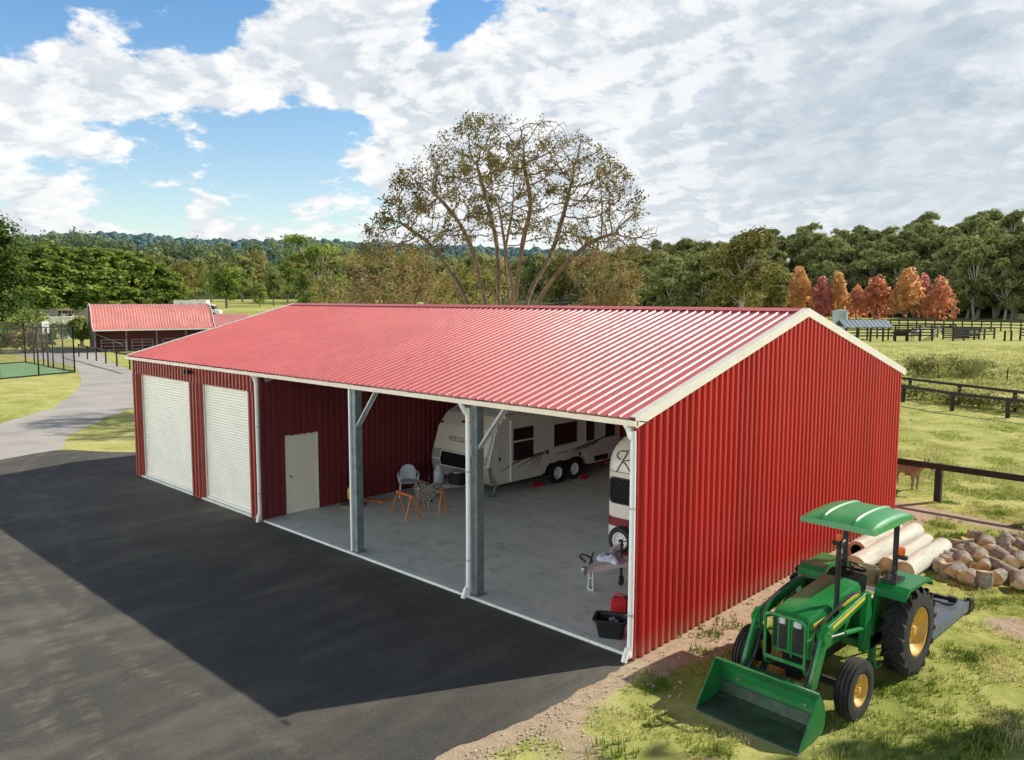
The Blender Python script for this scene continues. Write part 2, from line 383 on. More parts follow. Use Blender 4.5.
    def build(s, name, mats, parent=None, bevel=0, seg=2, world=False, smooth=None, fix=True):
        me = bpy.data.meshes.new(name)
        me.from_pydata([tuple(v) for v in s.v], [], s.f)
        if not isinstance(mats, (list, tuple)): mats = [mats]
        for m in mats: me.materials.append(MAT[m] if isinstance(m, str) else m)
        me.polygons.foreach_set('material_index', s.m); me.polygons.foreach_set('use_smooth', s.s if smooth is None else [smooth]*len(s.f))
        if bevel or fix:
            bm = bmesh.new(); bm.from_mesh(me)
            if fix:
                bmesh.ops.remove_doubles(bm, verts=bm.verts, dist=1e-5); bmesh.ops.recalc_face_normals(bm, faces=bm.faces)
            if any(s.s) or smooth:
                for e_ in bm.edges:
                    if len(e_.link_faces) == 2 and e_.calc_face_angle(0) > .7: e_.smooth = False
            if bevel:
                ed = [e for e in bm.edges if len(e.link_faces) == 2 and e.calc_face_angle(0) > .5]
                bmesh.ops.bevel(bm, geom=ed, offset=bevel, segments=seg, affect='EDGES', clamp_overlap=True)
            bm.to_mesh(me); bm.free()
        me.update()
        o = mobj(name, me, parent)
        if world and parent is not None: o.location = -parent.location
        return o
def arc(cx, cy, r, a0, a1, n):
    return [(cx+r*cos(a0+(a1-a0)*i/n), cy+r*sin(a0+(a1-a0)*i/n)) for i in range(n+1)]
def smooth_path(pts, n=6):
    pts = [Vector(p) for p in pts]; out = []
    for i in range(len(pts)-1):
        p0, p1, p2, p3 = pts[max(i-1, 0)], pts[i], pts[i+1], pts[min(i+2, len(pts)-1)]
        for j in range(n):
            t = j/n; out.append(.5*((2*p1)+(-p0+p2)*t+(2*p0-5*p1+4*p2-p3)*t*t+(-p0+3*p1-3*p2+p3)*t**3))
    out.append(pts[-1]); return out
def fast_mesh(name, V, F, mats, tint=None, fm=None, smooth=False):
    "numpy quads/tris of one size"
    V = np.asarray(V, np.float32); F = np.asarray(F, np.int32); me = bpy.data.meshes.new(name); k = F.shape[1]
    me.vertices.add(len(V)); me.vertices.foreach_set('co', V.ravel())
    me.loops.add(F.size); me.loops.foreach_set('vertex_index', F.ravel())
    me.polygons.add(len(F)); me.polygons.foreach_set('loop_start', np.arange(0, F.size, k, dtype=np.int32))
    for m in (mats if isinstance(mats, list) else [mats]): me.materials.append(MAT[m])
    if fm is not None: me.polygons.foreach_set('material_index', fm)
    if smooth: me.polygons.foreach_set('use_smooth', np.ones(len(F), bool))
    me.update(calc_edges=True)
    if tint is not None:
        a = me.attributes.new('tint', 'FLOAT', 'FACE'); a.data.foreach_set('value', np.asarray(tint, np.float32))
    me.validate()
    return me

# ------------------------------------------------------------------ sun and sky
SUN = Vector((2.49, 4.64, 3.82)).normalized()
sl = bpy.data.lights.new('sun', 'SUN'); sl.energy = 5.0; sl.angle = radians(.55); sl.color = (1, .93, .80)
so = bpy.data.objects.new('sun', sl); COL.objects.link(so); so.rotation_euler = (-SUN).to_track_quat('-Z', 'Y').to_euler(); so.location = SUN*60
W = bpy.data.worlds.new('World'); scene.world = W; W.use_nodes = True
def build_sky():
    t = NT.__new__(NT); t.t = W.node_tree; t.n = t.t.nodes; t.l = t.t.links
    for q in list(t.n): t.n.remove(q)
    out = t.add('ShaderNodeOutputWorld')
    sky = t.add('ShaderNodeTexSky', sky_type='NISHITA', sun_disc=False); sky.sun_elevation = math.asin(SUN.z); sky.sun_rotation = math.atan2(SUN.x, SUN.y)
    sky.air_density = 1.1; sky.dust_density = .5; sky.ozone_density = 1.5; sky.altitude = 100
    bg1 = t.add('ShaderNodeBackground'); bg1.inputs[1].default_value = .14
    bg2 = t.add('ShaderNodeBackground'); bg2.inputs[1].default_value = 1.0
    d = t.add('ShaderNodeTexCoord').outputs['Generated']
    sx = t.add('ShaderNodeSeparateXYZ'); t.l.new(d, sx.inputs[0]); X, Y, Z = sx.outputs
    zz = t.math('ADD', t.math('MAXIMUM', Z, 0.0), .30)
    def planar(ox, oy, sc):
        c = t.add('ShaderNodeCombineXYZ')
        t.l.new(t.math('MULTIPLY_ADD', t.math('DIVIDE', X, zz), sc, ox), c.inputs[0]); t.l.new(t.math('MULTIPLY_ADD', t.math('DIVIDE', Y, zz), sc, oy), c.inputs[1])
        t.l.new(t.math('MULTIPLY', Z, sc*1.2), c.inputs[2]); return c.outputs[0]
    n1 = t.noise(1.0, 12, .58, planar(3.1, 1.7, 3.6), None, .2)
    n1b = t.noise(1.0, 12, .58, planar(3.1+.07, 1.7+.13, 3.6), None, .2)
    n2 = t.noise(1.0, 10, .62, planar(7.7, 4.2, 9.5), None, .15)
    n3 = t.noise(1.0, 9, .6, planar(1.3, 9.2, 1.6), None, .6)
    def blob(px, py, k):
        v = Vector(ray(px, py)).normalized(); n = t.add('ShaderNodeVectorMath', operation='DOT_PRODUCT'); t.l.new(d, n.inputs[0]); n.inputs[1].default_value = v
        return t.math('EXPONENT', t.math('MULTIPLY', t.math('SUBTRACT', n.outputs['Value'], 1.0), k))
    def add(acc, b, w): return t.math('MULTIPLY_ADD', b, w, acc)
    #        px   py   tightness weight     (clear gaps negative, banks positive)
    BL = [(455, 24, 2200, -.27), (207, 22, 2000, -.28), (32, 10, 2000, -.27), (125, 8, 2500, -.03), (255, 150, 260, -.17), (130, 168, 400, -.15), (350, 140, 600, -.12), (300, 185, 500, -.12), (20, 160, 900, -.08),
          (520, 75, 1500, -.12), (600, 65, 1500, -.12), (590, 12, 2500, -.12), (90, 95, 260, .22), (60, 50, 900, .10), (215, 80, 500, .18), (300, 50, 300, .24), (390, 60, 500, .20), (400, 100, 900, .12),
          (390, 165, 700, .13), (60, 208, 900, .17), (700, 120, 30, .20), (930, 90, 20, .22), (640, 30, 300, .06), (470, 215, 150, .18), (560, 130, 200, .12), (210, 208, 1200, .19), (320, 212, 800, .16)]
    acc = t.math('MULTIPLY_ADD', n1, 1.15, t.math('MULTIPLY_ADD', n2, .60, -.39))
    for px, py, k, w in BL: acc = add(acc, blob(px, py, k), w)
    fwd = t.math('ADD', t.math('MULTIPLY', X, _fw[0]), t.math('MULTIPLY', Y, _fw[1]))
    # unseen sky shaped as fill: overhead dimmed, bright bank added low behind the camera
    rear = t.math('MULTIPLY', t.math('MULTIPLY', t.rng(X, .05, -.30, .34, 1), t.rng(Y, .10, -.30)), t.rng(Z, .36, .14))
    over = t.rng(Z, .38, .56)
    acc = t.math('ADD', acc, t.math('MULTIPLY_ADD', over, -.30, t.math('MULTIPLY', rear, .30)))
    m = t.rng(acc, .455, .585)
    lit = t.rng(t.math('SUBTRACT', n1, n1b), -.045, .06)
    thick = t.rng(acc, .56, .90)
    gr = t.math('MULTIPLY', blob(935, 50, 70), .55)
    for px, py, k, w in ((880, 105, 300, .5), (790, 40, 500, .30), (960, 165, 90, .60), (600, 60, 300, .12), (760, 185, 150, .55), (1100, 120, 12, .3)): gr = add(gr, blob(px, py, k), w)
    gr = t.math('MULTIPLY', gr, t.rng(n3, .36, .62, .50, 1.0), None, True)
    shade = t.math('MULTIPLY_ADD', thick, .10, t.math('MULTIPLY', t.math('SUBTRACT', 1.0, lit), t.math('MULTIPLY_ADD', gr, -.30, .42)))
    shade = t.math('ADD', shade, t.math('MULTIPLY', t.rng(n2, .35, .65, .09, -.05), 1.0))
    shade = t.math('ADD', shade, t.math('MULTIPLY', gr, .40), None, True)
    cc = t.ramp(shade, [(0, (1.06, 1.05, 1.03)), (.35, (.86, .89, .92)), (.7, (.48, .57, .65)), (1, (.31, .39, .47))])
    aside = t.rng(t.math('ADD', t.math('MULTIPLY', X, float(_r0[0])), t.math('MULTIPLY', Y, float(_r0[1]))), .58, .80)  # unseen clouds right of view darkened to cut fill light on the gable
    low = t.rng(Z, .0, .20, 1, 0)
    cc = t.mix(t.math('MULTIPLY', low, .4), cc, (.84, .88, .90))
    cc = t.mix(t.math('MULTIPLY', aside, .85), cc, (.17, .20, .24)); t.l.new(cc, bg2.inputs[0])
    t.l.new(t.math('MULTIPLY_ADD', rear, 6.0, 1.0), bg2.inputs[1])
    tint = t.mix(t.rng(Z, .03, .40), (1.22, 1.22, 1.20), (.66, 1.02, 1.26))
    tint = t.mix(over, tint, (.24, .25, .26)); sk = t.mix(1.0, sky.outputs[0], tint, 'MULTIPLY'); t.l.new(sk, bg1.inputs[0])
    # bright haze towards the horizon is left to the sky itself
    mx = t.add('ShaderNodeMixShader'); t.l.new(t.math('MULTIPLY', m, .97), mx.inputs[0]); t.l.new(bg1.outputs[0], mx.inputs[1]); t.l.new(bg2.outputs[0], mx.inputs[2])
    t.l.new(mx.outputs[0], out.inputs[0])
build_sky()
scene.view_settings.view_transform = 'Standard'; scene.view_settings.look = 'None'; scene.view_settings.exposure = 0; scene.view_settings.gamma = 1
scene.render.engine = 'CYCLES'
scene.cycles.use_denoising = True
scene.cycles.max_bounces = 8; scene.cycles.diffuse_bounces = 4; scene.cycles.glossy_bounces = 3; scene.cycles.transparent_max_bounces = 12; scene.cycles.transmission_bounces = 2

# ------------------------------------------------------------------ ground
def fnoise(x, y, s, o=0): return mnoise.fractal(Vector((x*s+o, y*s-o, o*.37)), 1.0, 2.0, 4)
def bare_at(x, y):
    b = 0.0
    n = fnoise(x, y, .9, 3.1); n2 = fnoise(x, y, .3, 8.0)
    if y < 13 and -.6 < x < 3: b = max(b, 1.15*(1-sstep(.35, 1.25+.45*n, x)) if y > -.2 else 0)
    if y <= .6:                                  # gravelly verge along the yard's edge
        e = x+.12*n
        b = max(b, 1.0*(1-sstep(.05, .55+.7*n2, e)))
        b = max(b, .34*sstep(.0, -3, y)*(1-sstep(1.2, 4.5, x))+.55*n)
    d = abs(y-(12.9-.12*(x-.4)+.12*n)); 
    if -2 < x < 14: b = max(b, .95*(1-sstep(.15, .75, d)))
    d = hypot((x-4.2)/1.0, (y-5.6)/.8); b = max(b, .8*(1-sstep(.3, 1.1, d)))
    d = hypot((x-2.4)/1.4, (y+.2)/1.0); b = max(b, .50*(1-sstep(.3, 1.3, d))+.2*n)
    return min(1, max(0, b))
def lush_at(x, y):
    n = fnoise(x, y, .55, 21.0); l = 0.0
    if x > .5 and -8 < y < 13: l = .30+1.0*n
    # a greener swale through the mid paddock
    d = abs((y-41)-.45*(x+5)*-1); l = max(l, .55*(1-sstep(2, 8, abs(hypot(x+4, y-44)-3))))
    return min(1, max(0, l))
def axis_vals(lo, hi, step, far, g=1.13):
    v = list(np.arange(lo, hi+1e-6, step)); s = step; x = hi
    while x < far: s *= g; x += s; v.append(x)
    s = step; x = lo
    while x > -far: s *= g; x -= s; v.insert(0, x)
    return v
def build_ground():
    xs = axis_vals(-1, 9, .2, 3500); ys = axis_vals(-7, 15, .2, 3500)
    V = []; bare = []; lush = []
    for y in ys:
        for x in xs:
            z = terrain(x, y)
            if x > .4 and -8 < y < 30 and x < 14: z += .02*fnoise(x, y, .8, 5)*sstep(.4, 1, x)
            V.append((x, y, z-.004)); near = abs(x) < 16 and -14 < y < 24
            bare.append(bare_at(x, y) if near else 0); lush.append(lush_at(x, y) if near else 0)
    n = len(xs); F = [(j*n+i, j*n+i+1, (j+1)*n+i+1, (j+1)*n+i) for j in range(len(ys)-1) for i in range(n-1)]
    me = fast_mesh('ground', V, F, 'ground', smooth=True)
    for k, d in (('bare', bare), ('lush', lush)):
        a = me.attributes.new(k, 'FLOAT', 'POINT'); a.data.foreach_set('value', d)
    return tag(mobj('ground', me), kind='structure', label='dry green and straw coloured grass ground around the shed')
build_ground()
def sheet(name, poly, z, mat, label, sub=0):
    b = MB(); b._add([(x, y, z) for x, y in poly], [tuple(range(len(poly)))]); o = b.build(name, mat, fix=False)
    if o.data.polygons[0].normal.z < 0: o.data.flip_normals()
    return tag(o, label, kind='structure')
def wig(pts, amp, step, seed):
    out = []
    for (x0, y0), (x1, y1) in zip(pts, pts[1:]):
        k = max(1, int(hypot(x1-x0, y1-y0)/step)); nx, ny = -(y1-y0), x1-x0; L = hypot(nx, ny) or 1
        for i in range(k):
            t = i/k; x, y = x0+(x1-x0)*t, y0+(y1-y0)*t; w = amp*(fnoise(x+seed, y, 1.1, seed)+.45*fnoise(x+seed, y, 5.5, seed))
            out.append((x+nx/L*w, y+ny/L*w))
    out.append(pts[-1]); return out
sheet('asphalt_yard', wig([(.03, -.03), (.02, -1.8), (-.1, -3.9), (-.5, -7), (-1.2, -16)], .10, .07, 4)+[(-26, -16)]+wig([(-26, -10), (-25.2, -2.4), (-25.8, -.4), (-23.2, 1.5), (-19.6, 2.3)], .25, .6, 9)+[(-19.5, -.03)], .004, 'asphalt', 'dark asphalt yard in front of the shed')
drive = [(-24.6, -12), (-24.8, -2.5), (-25.3, -.4), (-28.7, .9), (-33, 4), (-36, 6.6), (-45, 11.2), (-56.7, 14.6), (-67.5, 17.0), (-76, 19.2), (-97, 25.5), (-140, 38), (-140, 27), (-103, 17.6), (-90, 14.2), (-74, 13.6), (-64, 13.0), (-60, 11.7), (-56, 10.4), (-50, 8.6), (-44.5, 6.3), (-39.3, 3.6), (-36.3, 1.6), (-34.5, -.1), (-34, -12)]
sheet('gravel_drive', wig(drive, .22, 1.2, 15), .008-.008+.001, 'gravel', 'pale grey gravel drive curving past the shed')
# court: green playing surface
def ext(a, b, k): return (a[0]+(b[0]-a[0])*k, a[1]+(b[1]-a[1])*k)
cN, cB, cF = (-59.4, 11.26), (-72.6, 11.6), (-57.2, 5.7)
cF2 = ext(cN, cF, 3.0); cB2 = (cB[0]+cF2[0]-cN[0], cB[1]+cF2[1]-cN[1])
sheet('court_surface', [cN, cB, cB2, cF2], .006, 'court', 'green synthetic surface of the fenced court')

# ------------------------------------------------------------------ the shed
L, WD = 19.34, 11.74
HE, SL, OV = 3.83, .267, .03
def roof_z(y): return HE+SL*((y if y < WD/2 else WD-y)+.15)
XP = -11.44
shed = thing('machinery_shed', 'long red steel shed with pinkish ribbed roof, two cream roller doors and three open bays', 'shed', (-L/2, WD/2, 0))
def ribs(a, b, pitch=.19, h=.054, c=.068, s=.013):
    "trimdeck profile from a to b: list of (u, offset)"
    out = [(a, 0)]; n = int((b-a)/pitch); st = a+((b-a)-n*pitch)/2
    for i in range(n):
        m = st+(i+.5)*pitch
        out += [(m-c/2-s, 0), (m-c/2, h), (m+c/2, h), (m+c/2+s, 0)]
    out.append((b, 0)); return out
def wall_sheet(prof, place, top, bot=.01):
    "vertical sheet: place(u, off) -> (x, y); top(u) -> z"
    b = MB()
    vs = []; fs = []
    for u, o in prof:
        x, y = place(u, o); vs += [(x, y, bot if not callable(bot) else bot(u)), (x, y, top(u))]
    for i in range(len(prof)-1): fs.append((2*i, 2*i+2, 2*i+3, 2*i+1))
    b._add(vs, fs); return b
P_ = dict(parent=shed, world=True, fix=False)
b = wall_sheet(ribs(-.02, WD), lambda u, o: (o, u), lambda u: roof_z(u)-.03); b.build('gable_wall', 'red', **P_)
b = wall_sheet(ribs(0, WD), lambda u, o: (-L-o, u), lambda u: roof_z(u)-.03); b.build('gable_wall', 'red', **P_)
b = wall_sheet(ribs(-L, 0), lambda u, o: (u, WD+o), lambda u: HE-.02); b.build('back_wall', 'red', **P_)
b = MB().box(-.05, .034, -.05, -.021, .01, HE-.02)
b.box(-.0495, -.001, -.02, .12, .01, HE-.02); b.build('corner_flashing', 'red', parent=shed, world=True)
# front wall of the closed bays: header and piers round the two door openings
D1, D2, DH = (-18.92, -15.40), (-14.72, -12.03), 3.3
fr = lambda a, c, lo, hi: wall_sheet(ribs(a, c, .19), lambda u, o: (u, -o), lambda u: hi, lo)
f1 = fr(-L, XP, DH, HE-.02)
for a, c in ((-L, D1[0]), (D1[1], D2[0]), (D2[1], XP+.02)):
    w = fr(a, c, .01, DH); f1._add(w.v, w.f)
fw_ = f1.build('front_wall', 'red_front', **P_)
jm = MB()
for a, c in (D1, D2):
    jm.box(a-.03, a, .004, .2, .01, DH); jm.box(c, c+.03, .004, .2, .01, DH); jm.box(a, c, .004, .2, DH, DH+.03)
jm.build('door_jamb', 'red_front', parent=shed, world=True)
for a, c in (D1, D2):
    prof = []; z = .1; n = 42; hgt = DH-.1
    for i in range(n*6+1):
        q = i/6; prof.append((.12+.006*cos(2*pi*q), .1+hgt*i/(n*6)))
    b = MB(); vs = []
    for y, z in prof: vs += [(a+.004, y, z), (c-.004, y, z)]
    b._add(vs, [(2*i, 2*i+1, 2*i+3, 2*i+2) for i in range(len(prof)-1)], 0, True)
    rd = b.build('roller_door', 'door', **P_)
    br = MB().box(a+.005, c-.005, .09, .16, .03, .1); br.build('bottom_rail', 'cream', rd)
    MB().box(a+.001, a+.05, .085, .105, .03, DH-.01).build('guide_track', 'cream', rd); MB().box(c-.05, c-.001, .085, .105, .03, DH-.01).build('guide_track', 'cream', rd)
# partition wall (seen from the open bays): red sheet with a door
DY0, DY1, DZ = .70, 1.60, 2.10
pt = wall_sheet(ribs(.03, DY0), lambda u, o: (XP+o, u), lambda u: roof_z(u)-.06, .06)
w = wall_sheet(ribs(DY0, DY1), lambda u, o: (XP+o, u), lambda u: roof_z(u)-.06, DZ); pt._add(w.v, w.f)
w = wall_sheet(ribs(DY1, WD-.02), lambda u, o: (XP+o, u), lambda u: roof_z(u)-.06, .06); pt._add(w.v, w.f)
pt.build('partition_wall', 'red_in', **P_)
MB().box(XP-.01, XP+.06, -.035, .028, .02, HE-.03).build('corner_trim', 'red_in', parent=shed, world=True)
dr = MB().box(XP-.02, XP+.035, DY0+.01, DY1-.01, .065, DZ-.01).build('door', 'door', parent=shed, world=True, bevel=.004)
hd = MB().lathe([(.0, .0), (.032, .002), (.032, .012), (.012, .02), (.012, .045), (.03, .055), (.033, .075), (.02, .09), (0, .092)], (XP+.035, DY0+.09, 1.05), (1, 0, 0), 14); hd.build('handle', 'steel', dr)
fm = MB().box(XP-.03, XP+.055, DY0-.03, DY0+.008, .062, DZ+.03).box(XP-.03, XP+.055, DY1-.008, DY1+.03, .062, DZ+.03).box(XP-.03, XP+.054, DY0+.008, DY1-.008, DZ-.008, DZ+.03); fm.build('door_frame', 'door', parent=shed, world=True)
# roof: two ribbed sheets
def roof_sheet(y0, y1):
    prof = ribs(-L-OV, OV, .213, .027, .018, .017); vs = []
    for u, o in prof: vs += [(u, y0, roof_z(y0)+o), (u, y1, roof_z(y1)+o)]
    b = MB(); b._add(vs, [(2*i, 2*i+2, 2*i+3, 2*i+1) for i in range(len(prof)-1)]); return b
rf = roof_sheet(-.11, WD/2)
w = roof_sheet(WD/2, WD+.13); rf._add(w.v, w.f)
roof = rf.build('roof', 'roof', **P_)
zr = roof_z(WD/2)
b = MB().strip([(WD/2-.19, zr-.19*SL+.036), (WD/2, zr+.045), (WD/2+.19, zr-.19*SL+.036)], -L-OV-.005, OV+.005, .006, 'x'); b.build('ridge_cap', 'roof', roof)
b = MB()
for y0, y1 in ((.02, WD/2), (WD/2, WD-.02)): b._add([(-L+.01, y0, roof_z(y0)-.016), (-.01, y0, roof_z(y0)-.016), (-.01, y1, roof_z(y1)-.016), (-L+.01, y1, roof_z(y1)-.016)], [(0, 1, 2, 3)])
b.build('insulation_foil', 'foil', roof, fix=False)
def barge(x0, x1):
    b = MB(); t = .05; d = .172
    for y0, y1 in ((-.13, WD/2), (WD/2, WD+.15)):
        z0, z1 = roof_z(y0), roof_z(y1)
        vs = [(x, y, z+dz) for x in (x0, x1) for (y, z) in ((y0, z0), (y1, z1)) for dz in (t-d, t)]
        b._add(vs, [(0, 1, 3, 2), (4, 6, 7, 5), (1, 5, 7, 3), (0, 2, 6, 4), (0, 4, 5, 1), (2, 3, 7, 6)])
    b2 = MB()
    for y0, y1 in ((-.13, WD/2), (WD/2, WD+.15)):
        xx = (x0-.10, x0) if x1 > 0 else (x1, x1+.10)
        vs = [(x, y, roof_z(y)+t+dz) for x in xx for y in (y0, y1) for dz in (-.012, .0)]
        b._add(vs, [(0, 1, 3, 2), (4, 6, 7, 5), (1, 5, 7, 3), (0, 2, 6, 4), (0, 4, 5, 1), (2, 3, 7, 6)])
    return b
barge(OV, OV+.03).build('barge_capping', 'cream', roof, fix=False); barge(-L-OV-.03, -L-OV).build('barge_capping', 'cream', roof, fix=False)
for y0, y1 in ((-.205, -.10), (WD+.12, WD+.225)):
    g = MB(); zt = roof_z(-.15)+.005
    g.box(-L-OV-.03, OV+.03, y0, y0+.006, zt-.09, zt-.005) if y0 < 0 else g.box(-L-OV-.03, OV+.03, y1-.006, y1, zt-.09, zt-.005)
    g.box(-L-OV-.03, OV+.03, y0+.006, y1-.006, zt-.09, zt-.083)
    yb = y1 if y0 < 0 else y0
    g.box(-L-OV-.03, OV+.03, yb-.005, yb, zt-.082, zt-.02)
    for xe in (-L-OV-.03, OV+.024): g.box(xe, xe+.006, y0+.006, y1-.006, zt-.082, zt-.01)
    g.build('gutter', 'gutter', roof)
# gutter brackets along the front (small dark clips)
b = MB()
for i in range(15):
    x = -L+.4+i*1.37; zt = roof_z(-.15)
    MB().box(x-.09, x+.09, -.21, -.17, zt-.001, zt+.012).build('gutter_clip', 'brown', roof)
# frame: posts, braces, rafters and purlins
PX1, PX2 = -7.54, -3.72
for x in (PX1, PX2):
    b = MB()
    z1 = HE-.06; y0, y1 = .06, .24
    b.box(x-.075, x+.075, y0, y0+.012, .055, z1); b.box(x-.075, x+.075, y1-.012, y1, .055, z1); b.box(x+.063, x+.075, y0+.012, y1-.012, .055, z1); b.box(x-.075, x-.063, y0+.012, y1-.012, .055, z1)
    p = b.build('post', 'galv', parent=shed, world=True)
    MB().box(x-.11, x+.11, .02, .28, .05, .062).build('base_plate', 'galv', p)
    br = MB(); a, c = (x+.075, .14, 2.92), (x+.74, .14, HE-.10)
    br.bar(a, c, .012, .10, (0, -1, 0)); br.bar((a[0]+.04, .10, a[2]-.03), (c[0]+.04, .10, c[2]-.03), .012, .10, (0, -1, 0)); br.bar((a[0]+.02, .185, a[2]-.015), (c[0]+.02, .185, c[2]-.015), .05, .008, (0, -1, 0))
    br.build('brace', 'galv_l', p)
b = MB(); b.box(XP, 0, .30, .36, HE-.15, HE-.01); b.build('eave_beam', 'purlin', parent=shed, world=True)
for x in (-L+.2, -15.1, XP+.1, PX1, PX2, -.2):
    b = MB()
    for y0, y1 in ((.1, WD/2), (WD/2, WD-.1)):
        b.bar((x, y0, roof_z(y0)-.22), (x, y1, roof_z(y1)-.22), .08, .22)
    b.box(x-.08, x+.08, WD-.32, WD-.02, .055, HE-.2)
    b.build('rafter', 'purlin', parent=shed, world=True)
b = MB()
for i in range(12):
    y = .35+i*1.0
    b.box(-L+.05, -.05, y-.03, y+.03, roof_z(y)-.11, roof_z(y)-.02)
b.build('purlin', 'purlin', parent=shed, world=True)
b = MB()
for z in (1.0, 2.0, 3.0): b.box(-.09, -.004, .1, WD-.1, z, z+.07); b.box(XP+.3, -.1, WD-.09, WD-.004, z, z+.07)
b.build('girt', 'purlin', parent=shed, world=True)
# downpipes
def downpipe(x, y, zt, sw, foot):
    pts = [(x-sw, -.155, HE-.05), (x-sw, -.155, HE-.10), (x-sw*.8, -.13, HE-.15), (x-sw*.2, y-.02, zt+.05), (x, y, zt-.05), (x, y, .32), (x+foot[0]*.5, y+foot[1]*.5, .2), (x+foot[0], y+foot[1], .03)]
    P = smooth_path(pts, 4)
    o = MB().tube(P, .047, 10).build('downpipe', 'white_trim', parent=shed, world=True)
    for z in (.75, 2.45): MB().lathe([(.05, -.018), (.053, -.018), (.053, .018), (.05, .018)], (x, y, z), (0, 0, 1), 12).build('strap', 'galv_l', o)
downpipe(XP+.02, -.10, HE-.30, .02, (.06, -.1))
downpipe(PX2-.07, -.03, HE-.36, .05, (-.02, -.12))
downpipe(-.015, -.11, HE-.36, .10, (.0, -.16))
b = MB().box(PX1-.125, PX1-.08, .02, .075, .05, HE-.1); b.build('downpipe', 'white_trim', parent=shed, world=True)
b = MB(); b.tube([(-15.15, -.02, 3.62), (-15.15, -.12, 3.62)], .03, 8); b.obox((-15.05, -.16, 3.60), (.1, .1, .1)); b.obox((-15.26, -.16, 3.60), (.1, .1, .1)); b.tube([(-15.15, -.1, 3.55), (-15.15, -.1, 3.62)], .05, 8)
b.build('security_light', 'black', parent=shed, world=True, bevel=.012)
# slab
b = MB().box(-L+.02, -.02, -.012, WD-.02, -.05, .05); slab = tag(b.build('concrete_floor', 'concrete', bevel=.006), 'pale concrete slab under the shed', kind='structure')
FZ = .052

# ------------------------------------------------------------------ wheel maker
def wheel(parent, name, c, R, Wd, rim_r, side, tyre_m='tyre', rim_m='white', lugs=0, ribs_=0, holes=0, dish=.06):
    "axis along X; side = +1 when the outer face looks to +X"
    c = Vector(c); h = Wd/2
    root = bpy.data.objects.new(name, None); COL.objects.link(root); root.parent = parent; root.location = c
    n = 36; rr = R-(.035 if lugs else 0)*R/.67
    prof = [(rim_r, -h*.80), (rim_r+.02, -h*.95), ((rim_r+rr)/2, -h*1.0), (rr*.95, -h*.9)]
    if ribs_:
        k = ribs_*4
        for i in range(k+1):
            u = -h*.78+1.56*h*i/k; prof.append((rr-(.0 if (i % 4) in (1, 2, 3) else .022)-.03*(u/h)**2, u))
    else: prof += [(rr, -h*.6), (rr*1.005, 0), (rr, h*.6)]
    prof += [(rr*.95, h*.9), ((rim_r+rr)/2, h*1.0), (rim_r+.02, h*.95), (rim_r, h*.80)]
    b = MB().lathe(prof, (0, 0, 0), (1, 0, 0), n)
    if lugs:
        for i in range(lugs):
            for sd in (-1, 1):
                a0 = 2*pi*(i+(.5 if sd > 0 else 0))/lugs; seg = 4; prev = None
                for q in range(seg+1):
                    t = q/seg; a = a0-.30*t*1.0; x = sd*(h*.97-(h*.97+.0)*t*1.0)*(1); 
                    x = sd*h*(.98-1.0*t)
                    rad = R-.0*t if t > .15 else R-.012
                    w = .036
                    e = Vector((0, cos(a), sin(a))); tg = Vector((0, -sin(a), cos(a)))
                    base = rr-.015-(.05*rr if q == 0 else 0)
                    ring = [Vector((x, 0, 0))+e*base-tg*w, Vector((x, 0, 0))+e*rad-tg*w*.75, Vector((x, 0, 0))+e*rad+tg*w*.75, Vector((x, 0, 0))+e*base+tg*w]
                    if prev: b._add(prev+ring, [(0, 4, 5, 1), (1, 5, 6, 2), (2, 6, 7, 3), (3, 7, 4, 0)]+([(0, 1, 2, 3)] if q == 1 else [])+([(4, 7, 6, 5)] if q == seg else []))
                    prev = ring
    b.build('tyre', tyre_m, root)
    s = side; r = rim_r
    prof = [(0, s*(h*.80-dish*.6)), (r*.22, s*(h*.80-dish*.6)), (r*.30, s*(h*.80-dish)), (r*.72, s*(h*.80-dish*1.05)), (r*.86, s*(h*.80-dish*.5)), (r*.93, s*h*.82), (r*1.0, s*h*.86), (r*1.02, s*h*.80), (r*1.0, s*h*.3), (r*.9, -s*h*.5), (r*1.0, -s*h*.8), (r*1.02, -s*h*.84)]
    rb = MB().lathe(prof, (0, 0, 0), (1, 0, 0), 28)
    rim = rb.build('rim', rim_m, root)
    hb = MB().lathe([(0, s*(h*.80-dish*.6+.04)), (r*.16, s*(h*.80-dish*.6+.035)), (r*.2, s*(h*.80-dish*.6))], (0, 0, 0), (1, 0, 0), 14)
    k = holes or 6
    for i in range(k):
        a = 2*pi*i/k; 
        if holes: hb.lathe([(0, s*(h*.80-dish+.004)), (r*.085, s*(h*.80-dish+.003))], (0, r*.55*cos(a), r*.55*sin(a)), (1, 0, 0), 8)
        else: hb.lathe([(0, s*(h*.80-dish*.6+.02)), (.014, s*(h*.80-dish*.6+.02)), (.016, s*(h*.80-dish))], (0, r*.30*cos(a), r*.30*sin(a)), (1, 0, 0), 6)
    hb.build('hub', 'black' if holes else rim_m, root)
    return root

